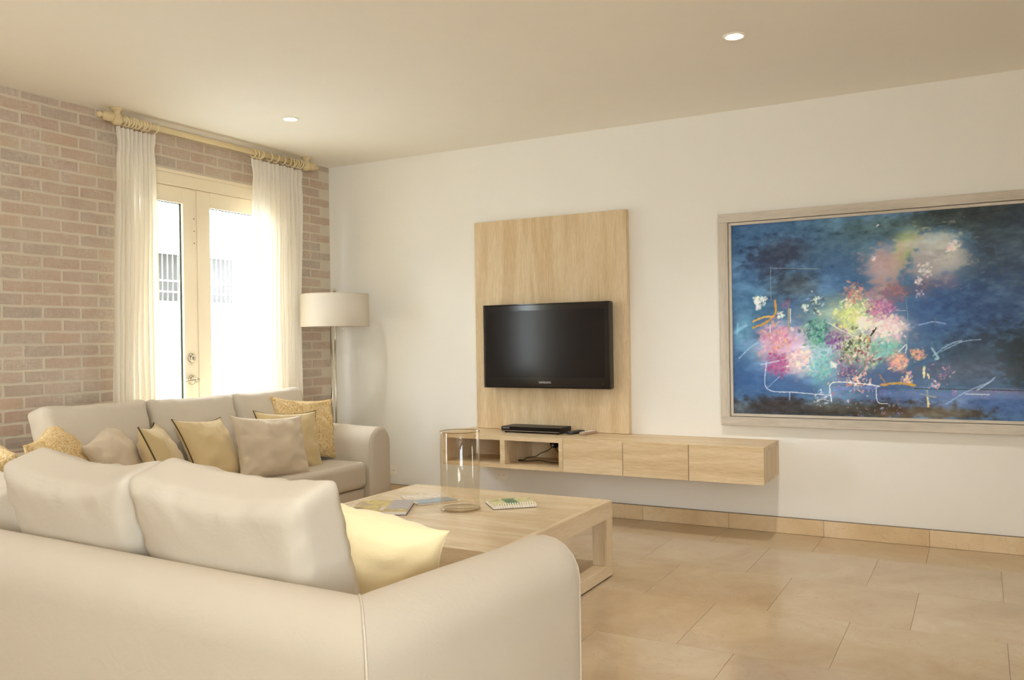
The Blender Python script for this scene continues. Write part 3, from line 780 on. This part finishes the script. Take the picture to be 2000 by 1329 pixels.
for z_ in (1.365, 1.609): tube(bm, [(LX+.2605*math.cos(2*PI*k/48), LY+.2605*math.sin(2*PI*k/48), z_) for k in range(48)], .0028, 6, closed=True)
obj('shade_rim', bm, M['shade'], sh)
bm = bmesh.new()
for k in range(3): tube(bm, [(LX, LY, 1.595), (LX+.259*math.cos(k*2*PI/3), LY+.259*math.sin(k*2*PI/3), 1.604)], .0025, 6)
obj('spider', bm, M['steel'], sh)
obj('bulb', lathe(bmesh.new(), [(.001, 1.44), (.018, 1.445), (.03, 1.47), (.03, 1.49), (.016, 1.53), (.013, 1.57), (.001, 1.57)], 18, (LX+.03, LY+.03, 0)), M['white_pl'], fl, smooth=True)
obj('finial', lathe(bmesh.new(), [(.001, 1.60), (.007, 1.60), (.007, 1.632), (.010, 1.636), (.010, 1.648), (.006, 1.656), (.001, 1.657)], 12, (LX, LY, 0)), M['chrome'], fl, smooth=True)
bm = tube(bmesh.new(), [(LX+.035, LY+.055, 1.55), (LX+.035, LY+.055, 1.335)], .0012, 5); lathe(bm, [(.001, 1.298), (.004, 1.300), (.004, 1.332), (.001, 1.336)], 10, (LX+.035, LY+.055, 0))
obj('pull_chain', bm, M['chrome'], fl)
cordp = spline([(LX-.03, LY-.01, 1.50), (LX-.034, LY-.012, 1.2), (LX-.024, LY-.012, .98), (LX-.036, LY-.01, .82), (LX-.026, LY-.012, .6), (LX-.04, LY-.01, .3), (LX-.05, LY+.02, .04), (LX-.1, LY+.1, .006)], 6)
obj('power_cord', tube(bmesh.new(), cordp, .0028, 6), M['slot'], fl, smooth=True)

# ---------------------------------------------------------------- vase, books, notebook on the table
vx, vy = 2.462, -1.905
vz = tz+.0002
n = 56
vt = thing('glass_vase', 'tall clear cylindrical glass vase standing on the coffee table', 'vase', (vx, vy, vz))
obj('wall', lathe(bmesh.new(), [(.0985, vz+.006), (.1, vz+.012), (.1, vz+.388), (.0985, vz+.391), (.0965, vz+.389), (.0962, vz+.012)], n, (vx, vy, 0), cap=False), M['vase'], vt, smooth=True)
obj('bottom', lathe(bmesh.new(), [(.001, vz), (.093, vz), (.0985, vz+.006), (.0962, vz+.012), (.090, vz+.010), (.001, vz+.009)], n, (vx, vy, 0)), M['vase'], vt, smooth=True)
M['vaserim'] = m_plain('vase_rim', lin(206, 190, 160), .05, .8)
rim = glass_mat('vase_rim_glass', (.70, .64, .52, 1), 0, 1.6)
bm = tube(bmesh.new(), [(vx+.0982*math.cos(2*PI*k/n), vy+.0982*math.sin(2*PI*k/n), vz+.390) for k in range(n)], .0026, 8, closed=True)
obj('rim', bm, rim, vt, smooth=True)
bm = tube(bmesh.new(), [(vx+.0965*math.cos(2*PI*k/n), vy+.0965*math.sin(2*PI*k/n), vz+.005) for k in range(n)], .0042, 8, closed=True)
obj('foot_ring', bm, rim, vt, smooth=True)

def cover_mat(name, stops, scale, dist=1.0, seed=0.0):
    g = N(name); v = g.coords('Object'); mp = g.n('Mapping'); mp.inputs['Location'].default_value = (seed, seed*2, 0); g.l(v, mp.inputs[0])
    f = g.noise(mp.outputs[0], scale, 4, .6, dist); c = g.ramp(f, stops); g.bsdf(c, .3, None, .5); return g.m
def book(name, label, cat, loc, rz, L, W, T, cmat, hard=True):
    t = thing(name, label, cat, loc, rz)
    o = .003 if hard else .0
    ct_ = min(.0025, T*.2)
    obj('front_cover', B(-L/2, L/2, -W/2, W/2, T-ct_, T, bev=.0004), cmat, t, local=True)
    obj('back_cover', B(-L/2, L/2, -W/2, W/2, 0, ct_, bev=.0004), M['navy'] if hard else cmat, t, local=True)
    obj('spine', B(-L/2, -L/2+ct_, -W/2, W/2, ct_, T-ct_), M['navy'] if hard else cmat, t, local=True)
    obj('pages', B(-L/2+ct_, L/2-o, -W/2+o, W/2-o, ct_, T-ct_), M['paper'], t, local=True)
    return t
M['paper'] = m_plain('white_pages', lin(240, 236, 228), .8, .2)
M['navy'] = m_plain('navy_board', lin(60, 66, 100), .4)
c1 = cover_mat('autumn_cover', [(.32, lin(110, 100, 84)), (.42, lin(176, 146, 96)), (.5, lin(206, 190, 96)), (.58, lin(170, 140, 110)), (.68, lin(160, 150, 150))], 9.0)
bk = book('hardcover_book', 'thick hardcover book with a yellow and grey landscape cover on the coffee table', 'book', (2.115, -2.085, tz+.0003), math.radians(28), .275, .285, .022, c1)
bk2 = obj('cover_panel', B(.03, .138, -.10, .14, .0222, .0226), m_plain('grey_cover_print', lin(166, 158, 156), .3, vary=.15), bk, local=True)
obj('cover_title', B(.0, .022, -.13, -.02, .0222, .0226), m_plain('pale_title_print', lin(208, 190, 170), .35), bk, local=True)
c2 = cover_mat('blue_cover', [(.35, lin(226, 210, 186)), (.5, lin(206, 196, 178)), (.56, lin(176, 150, 120)), (.62, lin(222, 206, 180))], 14.0, 1.0, 3.0)
mg = book('magazine', 'thin magazine with a pale cover and grey-blue panel lying behind the glass vase', 'magazine', (2.168, -1.752, tz+.0003), math.radians(52), .23, .285, .007, c2, False)
mg.rotation_euler = (0, 0, math.radians(55))
obj('cover_photo', B(-.10, .10, -.138, -.02, .0072, .0076), m_plain('grey_blue_print', lin(142, 156, 164), .3, vary=.12), mg, local=True)
obj('cover_band', B(-.113, .113, -.142, -.118, .0072, .0078), m_plain('slate_print', lin(124, 136, 142), .3), mg, local=True)
nbk = thing('spiral_notebook', 'small green spiral notebook on the coffee table right of the vase'.replace(' right of', ' beside'), 'notebook', (2.645, -1.715, tz+.0003), math.radians(43))
L_, W_ = .225, .185
c3 = cover_mat('leaf_print', [(.35, lin(186, 196, 130)), (.48, lin(216, 204, 160)), (.56, lin(206, 190, 150)), (.66, lin(140, 170, 100))], 16.0, .6, 7.0)
obj('back_cover', B(-L_/2, L_/2, -W_/2, W_/2, 0, .002), m_plain('dark_red_board', lin(74, 40, 30), .5), nbk, local=True)
obj('pages', B(-L_/2+.002, L_/2-.002, -W_/2+.002, W_/2-.002, .002, .018), M['paper'], nbk, local=True)
obj('front_cover', B(-L_/2, L_/2, -W_/2, W_/2, .018, .020), c3, nbk, local=True)
obj('cover_photo', B(-.035, .03, -W_/2+.012, W_/2-.012, .0201, .0205), m_plain('green_photo_print', lin(112, 148, 112), .35, vary=.2), nbk, local=True)
obj('cover_title', B(-.022, .016, -.03, .035, .0206, .0209), m_plain('dark_green_print', lin(96, 116, 84), .35, vary=.2), nbk, local=True)
for k in range(17):
    x = -L_/2+.012+k*(L_-.024)/16
    bm = tube(bmesh.new(), [(x, -W_/2+.006+.0118*math.cos(q), .0146+.0118*math.sin(q)) for q in [2*PI*j/14 for j in range(14)]], .0024, 6, closed=True)
    obj('binding_ring', bm, M['white_pl'], nbk, local=True, smooth=True)

# ---------------------------------------------------------------- painting
WASH=[(.62,.42,.44,.26,10,(104,118,158),.6),(.5,.36,.3,.2,0,(140,116,156),.45),(.85,.55,.25,.2,0,(118,140,160),.45),(0.178,1.126,0.294,0.19,0,(42,88,142),0.8),(0.584,1.091,0.339,0.166,0,(48,92,132),0.7),(0.07,0.849,0.136,0.356,0,(38,86,138),0.7),(0.32,1.021,0.169,0.095,0,(34,46,74),0.85),(0.238,0.94,0.113,0.083,0,(36,48,80),0.6),(0.695,1.002,0.226,0.131,20,(62,98,118),0.6),(0.91,1.141,0.294,0.071,0,(48,78,84),0.7),(1.345,1.18,0.373,0.095,5,(30,44,44),0.95),(1.505,1.125,0.249,0.19,0,(30,42,48),0.9),(1.588,0.859,0.169,0.392,0,(24,44,70),0.75),(1.412,0.866,0.181,0.154,0,(46,66,92),0.6),(1.267,0.626,0.339,0.19,0,(36,78,142),0.8),(1.487,0.665,0.203,0.19,0,(28,60,112),0.7),(1.588,0.336,0.102,0.166,0,(18,34,42),0.97),(1.364,0.38,0.203,0.131,0,(38,56,76),0.7),(0.628,0.853,0.169,0.178,0,(44,88,142),0.7),(0.178,0.65,0.169,0.142,0,(44,98,140),0.6),(0.07,0.505,0.068,0.142,0,(80,140,180),0.7),(0.118,0.272,0.158,0.178,0,(38,84,148),0.8),(0.355,0.19,0.271,0.083,0,(46,92,160),0.75),(0.825,0.219,0.294,0.095,0,(60,84,140),0.6),(1.345,0.269,0.249,0.095,0,(92,102,128),0.55),(1.218,0.1,0.542,0.047,0,(66,92,150),0.85),(1.542,0.085,0.181,0.071,0,(52,92,160),0.9),(1.459,0.16,0.203,0.026,0,(112,112,160),0.7),(0.695,0.042,0.52,0.052,0,(44,38,30),0.95),(0.273,0.056,0.226,0.059,0,(48,44,48),0.85),(1.168,0.037,0.249,0.036,0,(84,62,38),0.8),(0.033,0.026,0.068,0.047,0,(70,76,80),0.6),(0.39,0.814,0.147,0.095,0,(44,60,76),0.85),(0.999,0.975,0.056,0.142,-30,(168,176,96),0.85),(1.025,1.054,0.068,0.071,0,(150,168,120),0.6),(0.889,0.923,0.09,0.107,-30,(158,132,140),0.75),(1.208,0.954,0.124,0.107,-30,(172,172,172),0.75),(1.198,1.01,0.102,0.083,0,(110,150,140),0.5),(1.117,0.879,0.079,0.095,0,(140,140,150),0.6),(1.107,0.789,0.068,0.071,0,(98,84,116),0.7),(0.931,0.749,0.102,0.059,0,(124,92,108),0.75),(1.228,0.807,0.068,0.059,0,(112,92,130),0.6),(0.739,0.732,0.068,0.059,0,(140,96,104),0.6),(0.739,0.615,0.136,0.107,0,(158,182,128),0.8),(0.539,0.619,0.136,0.083,0,(96,140,150),0.6),(0.628,0.688,0.09,0.071,0,(120,150,150),0.5),(0.91,0.525,0.102,0.083,0,(200,172,182),0.85),(0.879,0.647,0.079,0.059,0,(158,92,150),0.75),(0.516,0.501,0.09,0.089,0,(62,140,132),0.85),(0.628,0.476,0.079,0.071,0,(112,72,134),0.7),(0.285,0.455,0.124,0.095,0,(182,124,162),0.8),(0.285,0.31,0.09,0.059,0,(156,72,134),0.75),(0.413,0.334,0.102,0.083,0,(206,172,182),0.75),(0.739,0.416,0.124,0.083,0,(172,190,150),0.75),(0.539,0.299,0.102,0.131,0,(72,150,172),0.75),(0.673,0.299,0.079,0.071,0,(84,66,116),0.7),(0.9,0.427,0.09,0.059,0,(112,186,178),0.7),(0.804,0.335,0.079,0.059,0,(120,170,150),0.6),(0.973,0.335,0.068,0.047,0,(208,150,140),0.6),(0.166,0.37,0.079,0.071,0,(90,130,160),0.5),(1.2,.95,.16,.12,-30,(186,184,184),.75),(1.13,.88,.1,.09,0,(150,150,160),.6),(.9,.9,.11,.11,-30,(176,150,156),.7),(.9,.53,.14,.1,0,(206,186,196),.5),(.7,.6,.16,.1,0,(170,190,150),.5),(.35,.47,.16,.1,0,(190,140,176),.5),(.5,.33,.14,.1,0,(150,180,190),.5)]
DABS=[(0.172,0.712,0.036,26,0.011,[(226,230,226),(200,214,216)]),(0.297,0.63,0.02,10,0.009,[(224,226,214)]),(0.739,0.662,0.09,150,0.01,[(190,206,130),(222,226,170),(150,182,140),(236,232,200)]),(0.695,0.592,0.068,90,0.01,[(206,214,140),(178,196,110)]),(0.787,0.567,0.034,40,0.01,[(238,228,196),(244,238,214)]),(0.879,0.641,0.068,90,0.009,[(170,96,156),(206,150,180),(140,80,140)]),(0.921,0.531,0.073,120,0.011,[(222,196,204),(206,176,190),(240,226,220)]),(0.516,0.507,0.073,170,0.009,[(52,128,118),(90,170,150),(36,92,96),(126,190,170)]),(0.628,0.464,0.068,70,0.009,[(122,78,144),(90,60,120)]),(0.273,0.467,0.096,120,0.011,[(196,140,176),(176,110,156),(214,176,190),(210,150,120)]),(0.285,0.316,0.068,60,0.01,[(170,80,144),(150,60,120)]),(0.413,0.346,0.073,110,0.01,[(224,196,202),(206,170,186),(236,220,210)]),(0.739,0.416,0.09,140,0.009,[(196,208,160),(226,226,190),(120,150,90),(50,60,50)]),(0.814,0.381,0.068,80,0.009,[(214,190,190),(110,50,70),(160,190,160)]),(0.539,0.299,0.079,70,0.011,[(82,166,186),(120,196,190)]),(0.9,0.427,0.068,60,0.01,[(126,200,188),(90,170,170)]),(0.739,0.755,0.056,50,0.009,[(170,106,112),(196,130,120)]),(0.963,0.748,0.056,40,0.009,[(136,92,110)]),(0.973,0.329,0.045,60,0.009,[(226,170,150),(236,190,150),(200,120,150)]),(1.077,0.375,0.034,40,0.009,[(226,170,130),(214,140,130)]),(0.75,0.218,0.068,50,0.008,[(226,130,90),(232,190,160),(236,232,220)]),(1.015,0.233,0.034,26,0.008,[(236,196,150),(214,160,190)]),(1.158,0.2,0.023,14,0.007,[(226,150,180),(240,220,220)]),(1.198,0.268,0.056,24,0.007,[(150,110,160),(196,130,170)]),(0.825,0.115,0.203,50,0.007,[(170,96,140),(120,130,180),(200,180,200)]),(1.257,0.151,0.016,8,0.007,[(206,120,190)]),(0.673,0.288,0.124,70,0.007,[(190,110,150),(230,180,160),(110,140,180)]),(0.516,0.691,0.056,34,0.008,[(196,214,210),(60,80,84)]),(0.448,0.674,0.018,10,0.009,[(220,226,220)]),(1.117,0.868,0.041,22,0.008,[(206,200,210),(226,224,220)]),(1.082,0.801,0.016,12,0.009,[(214,206,214)]),(1.087,0.733,0.02,8,0.008,[(180,170,190)]),(0.868,1.144,0.007,3,0.005,[(230,230,230)]),(0.847,0.948,0.011,6,0.009,[(226,206,200)]),(1.267,0.996,0.029,24,0.009,[(216,206,206)]),(0.606,0.311,0.016,12,0.009,[(214,226,226)]),(0.332,0.695,0.027,14,0.01,[(120,90,130)]),(0.825,0.729,0.034,30,0.009,[(140,110,150)]),(0.539,0.109,0.056,24,0.006,[(196,206,226)])]
STROKES=[([(0.267,0.715),(0.267,0.636),(0.202,0.577),(0.124,0.548)],0.0158,(200,140,48),0.95),([(0.13,0.59),(0.19,0.614),(0.261,0.618)],0.0136,(214,160,70),0.95),([(0.349,0.665),(0.346,0.533)],0.0090,(172,150,70),0.9),([(0.36,0.661),(0.359,0.574)],0.0068,(236,236,226),0.95),([(0.584,0.571),(0.673,0.516),(0.771,0.472)],0.0056,(232,226,214),0.9),([(0.244,0.722),(0.244,0.91),(0.273,0.921),(0.539,0.903)],0.0056,(110,136,156),0.8),([(0.234,0.516),(0.235,0.57)],0.0056,(230,226,226),0.9),([(0.208,0.334),(0.21,0.164),(0.39,0.142),(0.595,0.127)],0.0068,(196,206,226),0.9),([(0.214,0.17),(0.291,0.243)],0.0056,(150,176,214),0.7),([(0.595,0.092),(0.593,0.199),(0.717,0.206),(0.868,0.187)],0.0079,(226,232,236),0.95),([(0.868,0.187),(0.847,0.173),(0.857,0.092),(0.91,0.084)],0.0056,(220,224,236),0.85),([(0.879,0.194),(0.973,0.207),(1.061,0.192)],0.0181,(196,144,60),0.9),([(1.107,0.301),(1.105,0.233)],0.0158,(236,222,170),0.95),([(1.125,0.259),(1.133,0.231)],0.0136,(236,214,160),0.9),([(1.121,0.16),(1.127,0.066)],0.0147,(226,210,140),0.95),([(1.082,0.145),(1.168,0.127)],0.0102,(206,186,110),0.85),([(1.056,0.176),(1.316,0.175),(1.616,0.171)],0.0056,(34,36,44),0.9),([(0.606,0.169),(0.857,0.178)],0.0294,(98,130,190),0.6),([(0.889,0.148),(1.615,0.136)],0.0452,(84,112,176),0.55),([(1.158,0.369),(1.237,0.431),(1.306,0.453)],0.0136,(120,160,200),0.75),([(1.198,0.392),(1.306,0.447),(1.402,0.458)],0.0068,(140,170,206),0.7),([(1.148,0.409),(1.178,0.358),(1.168,0.347)],0.0158,(130,176,196),0.7),([(1.087,0.549),(1.158,0.563),(1.223,0.551)],0.0102,(120,160,206),0.8),([(1.168,0.584),(1.168,0.539)],0.0068,(90,100,110),0.7),([(1.218,0.089),(1.316,0.158),(1.431,0.215),(1.468,0.248)],0.0090,(140,170,214),0.7),([(1.374,0.17),(1.449,0.226)],0.0090,(160,186,226),0.7),([(1.316,0.149),(1.44,0.147)],0.0068,(220,226,236),0.7),([(0.039,0.358),(0.118,0.432),(0.166,0.456)],0.0113,(130,180,206),0.75),([(0.015,0.525),(0.094,0.573)],0.0249,(120,180,214),0.7),([(0.033,0.58),(0.027,0.506)],0.0158,(110,176,214),0.7),([(0.176,0.315),(0.291,0.34)],0.0113,(170,196,226),0.75),([(0.852,0.532),(0.82,0.486)],0.0090,(24,28,30),0.95),([(0.838,0.518),(0.836,0.506)],0.0158,(24,28,30),0.95),([(0.804,0.48),(0.814,0.451)],0.0136,(206,140,80),0.9),([(1.015,0.632),(0.958,0.637)],0.0056,(170,180,190),0.7),([(0.973,0.392),(1.015,0.432),(1.01,0.381)],0.0079,(220,224,226),0.8),([(1.015,0.701),(1.025,0.586),(1.015,0.415)],0.0045,(120,150,180),0.6),([(0.482,0.709),(0.539,0.722)],0.0056,(214,220,220),0.8),([(0.349,0.142),(0.347,0.093)],0.0056,(150,186,226),0.8),([(0.505,0.085),(0.539,0.103),(0.584,0.092)],0.0056,(206,210,226),0.8),([(1.168,1.119),(1.257,1.13)],0.0056,(24,30,30),0.8),([(1.354,1.168),(1.505,1.18)],0.0068,(18,24,24),0.8),([(0.868,0.254),(0.9,0.208)],0.0113,(200,130,70),0.6)]
CW, CH = 2.03, 1.21
def paint_canvas(nx, ny):
    rng = np.random.default_rng(11)
    xs = (np.arange(nx)+.5)/nx*CW; ys = (np.arange(ny)+.5)/ny*CH
    Xg, Yg = np.meshgrid(xs, ys, indexing='ij'); img = np.zeros((nx, ny, 3)); img[:] = (50, 92, 138)
    def fbm(sx, sy, seed, octs=4):
        o = np.zeros((nx, ny)); r = np.random.default_rng(seed); amp = 1; tot = 0
        for k in range(octs):
            gx, gy = int(CW*sx*2**k)+3, int(CH*sy*2**k)+3; g = r.random((gx, gy))
            fx = xs/CW*(gx-2); fy = ys/CH*(gy-2); i = fx.astype(int); j = fy.astype(int); a = (fx-i)[:, None]; b = (fy-j)[None]
            a = a*a*(3-2*a); b = b*b*(3-2*b)
            v = g[i][:, j]*(1-a)*(1-b)+g[i+1][:, j]*a*(1-b)+g[i][:, j+1]*(1-a)*b+g[i+1][:, j+1]*a*b
            o += amp*v; tot += amp; amp *= .6
        return o/tot
    diag = fbm(5, 9, 1); fine = fbm(26, 40, 2, 3); warp = fbm(4, 4, 3)
    img += ((diag-.5)*46)[..., None]*np.array([.7, .9, 1.1])
    for x, y, rx, ry, an, c, al in WASH:
        t = math.radians(an); dx, dy = Xg-x, Yg-y; u = (dx*math.cos(t)+dy*math.sin(t))/rx; v = (-dx*math.sin(t)+dy*math.cos(t))/ry
        d = np.sqrt(u*u+v*v)*(1+.7*(warp-.5)+1.1*(fine-.5))/1.22; a = np.clip(1.25-d, 0, 1); a = a*a*(3-2*a)*al
        img = img*(1-a[..., None])+np.array(c)*a[..., None]
    img += ((fine-.5)*34)[..., None]
    hz = fbm(3, 7, 9, 5); img += (np.clip(hz-.52, 0, 1)*150)[..., None]*np.array([.8, .95, 1])
    def stamp(x, y, rx, ry, t, c, al):
        R = max(rx, ry)*1.3; i0, i1 = max(0, int((x-R)/CW*nx)), min(nx, int((x+R)/CW*nx)+2); j0, j1 = max(0, int((y-R)/CH*ny)), min(ny, int((y+R)/CH*ny)+2)
        if i1 <= i0 or j1 <= j0: return
        dx, dy = Xg[i0:i1, j0:j1]-x, Yg[i0:i1, j0:j1]-y; u = (dx*math.cos(t)+dy*math.sin(t))/rx; v = (-dx*math.sin(t)+dy*math.cos(t))/ry
        a = np.clip((1.15-np.sqrt(u*u+v*v))*2.2, 0, 1)*al
        img[i0:i1, j0:j1] = img[i0:i1, j0:j1]*(1-a[..., None])+np.array(c)*a[..., None]
    for x, y, s, n_, sz, cols in DABS:
        for k in range(int(n_*1.5)):
            a = rng.uniform(0, 2*PI); r = s*1.25*math.sqrt(rng.random())*rng.uniform(.5, 1.2)
            c = np.array(cols[rng.integers(len(cols))])+rng.normal(0, 10, 3)
            stamp(x+r*math.cos(a), y+r*math.sin(a), sz*rng.uniform(.5, 2.0), sz*rng.uniform(.3, 1.1), rng.normal(.9, .8), c, rng.uniform(.2, .8))
    for pts, w, c, al in STROKES:
        P = spline([(p[0], p[1], 0) for p in pts], 6) if len(pts) > 2 else [Vector((pts[0][0], pts[0][1], 0)), Vector((pts[1][0], pts[1][1], 0))]
        for A, C in zip(P, P[1:]):
            L = (C-A).length; n_ = max(2, int(L/(w*.5)))
            for k in range(n_):
                q = A.lerp(C, k/n_); stamp(q.x+rng.normal(0, w*.08), q.y+rng.normal(0, w*.08), w*.6, w*rng.uniform(.3, .55), math.atan2((C-A).y, (C-A).x), np.array(c)+rng.normal(0, 7, 3), al*rng.uniform(.6, 1))
    gr = img.mean(2, keepdims=True); img = gr+(img-gr)*.84
    return np.clip(img*1.15+8, 0, 255)
pt = thing('painting', 'large blue abstract painting of flowers in a grey-washed wood frame', 'painting', (4.37, 0, .67))
PX, PZ = 3.36, .745
NX, NY = 540, 322
img = paint_canvas(NX, NY)
me = bpy.data.meshes.new('canvas')
gx, gy = np.meshgrid(np.arange(NX+1), np.arange(NY+1), indexing='ij')
co = np.stack([PX+gx/NX*CW-4.37, np.full(gx.shape, -.026), PZ+gy/NY*CH-.67], -1).reshape(-1, 3)
i, j = np.meshgrid(np.arange(NX), np.arange(NY), indexing='ij'); q = (i*(NY+1)+j).reshape(-1)
loops = np.stack([q, q+NY+1, q+NY+2, q+1], -1).reshape(-1)
me.vertices.add(len(co)); me.vertices.foreach_set('co', co.reshape(-1).astype(np.float32))
me.loops.add(len(loops)); me.loops.foreach_set('vertex_index', loops.astype(np.int32))
me.polygons.add(NX*NY); me.polygons.foreach_set('loop_start', np.arange(0, len(loops), 4, dtype=np.int32))
me.update(calc_edges=True)
ca = me.color_attributes.new('paint', 'FLOAT_COLOR', 'CORNER')
lc = img.reshape(-1, 3)/255.0; lc = np.where(lc <= .04045, lc/12.92, ((lc+.055)/1.055)**2.4)
rgba = np.concatenate([np.repeat(lc, 4, 0), np.ones((len(loops), 1))], 1).astype(np.float32)
ca.data.foreach_set('color', rgba.reshape(-1))
g = N('oil_paint'); at = g.n('VertexColor'); at.layer_name = 'paint'
v = g.coords(); nz_ = g.noise(v, 60.0, 4, .6, .8)
g.bsdf(at.outputs[0], .42, g.bump(nz_, .25, .004), .4)
me.materials.append(g.m)
cv = bpy.data.objects.new('canvas', me); COL.objects.link(cv); cv.parent = pt
obj('backing', B(PX-.01, PX+CW+.01, -.0255, -.001, PZ-.01, PZ+CH+.01), M['blackmat'], pt)
fx0, fx1, fz0, fz1 = PX-.076, PX+CW+.076, PZ-.074, PZ+CH+.074
fw = .056
for a, b, c, d, mt in ((fx0, fx1, fz1-fw, fz1, 'framex'), (fx0, fx1, fz0, fz0+fw, 'framex'), (fx0, fx0+fw, fz0+fw, fz1-fw, 'framez'), (fx1-fw, fx1, fz0+fw, fz1-fw, 'framez')):
    obj('frame_rail', B(a+.0003, b-.0003, -.048, -.001, c+.0003, d-.0003, bev=.0015), M[mt], pt)
fi = .003
for a, b, c, d, mt in ((fx0+fw+fi, fx1-fw-fi, fz1-fw-.017-fi, fz1-fw-fi, 'framex'), (fx0+fw+fi, fx1-fw-fi, fz0+fw+fi, fz0+fw+fi+.017, 'framex'), (fx0+fw+fi, fx0+fw+fi+.017, fz0+fw+fi+.017, fz1-fw-fi-.017, 'framez'), (fx1-fw-fi-.017, fx1-fw-fi, fz0+fw+fi+.017, fz1-fw-fi-.017, 'framez')):
    obj('inner_fillet', B(a, b, -.040, -.0262, c, d, bev=.001), M[mt], pt)

# ---------------------------------------------------------------- outside the glass door
M['terrace'] = m_plain('pale_terrace', lin(158, 158, 150), .8, .2, vary=.03)
M['render'] = m_plain('white_render', lin(228, 226, 222), .9, .2)
bm = B(-9, -.25, -8, 8, -.12, -.02); tr_ = struct('floor_terrace', bm, M['terrace'])
EX = -3.0
M['bar'] = m_plain('painted_bar', lin(116, 114, 108), .5)
bm = bmesh.new(); wall_holes = (0.30, 1.92, 1.72, 2.265)
a0, a1 = -6.0, 5.5; zt_ = 2.75
box(bm, EX-.25, EX, a0, wall_holes[0], -.02, zt_); box(bm, EX-.25, EX, wall_holes[1], a1, -.02, zt_)
box(bm, EX-.25, EX, wall_holes[0], wall_holes[1], -.02, wall_holes[2]); box(bm, EX-.25, EX, wall_holes[0], wall_holes[1], wall_holes[3], zt_)
nbw = obj('garden_wall', bm, M['render'], loc=(EX, 0, 0)); tag(nbw, 'sunlit white rendered wall outside the glass door', 'garden wall')
wn = thing('barred_window', 'dark louvred opening with white bars in the white wall outside', 'window', (EX, 1.1, 1.72))
obj('shutter_panel', B(EX-.24, EX-.20, .30, 1.92, 1.72, 2.265), m_plain('grey_shutter', lin(64, 60, 55), .8, vary=.35), wn)
y = .36
while y < 1.9:
    obj('bar', B(EX-.03, EX-.015, y, y+.008, 1.722, 2.26), M['bar'], wn); y += .068
for z_ in (1.815, 1.935, 2.235): obj('rail', B(EX-.014, EX-.002, .302, 1.918, z_, z_+.018), M['bar'], wn)
cbl = obj('cable', tube(bmesh.new(), spline([(EX+.02, 1.60, 2.74), (EX+.02, 1.66, 2.62), (EX+.02, 1.76, 2.5), (EX+.02, 1.92, 2.40)], 6), .012, 6), M['white_pl'], loc=(EX+.02, 1.76, 2.4))
tag(cbl, 'pale cable looping down the white outside wall', 'cable')
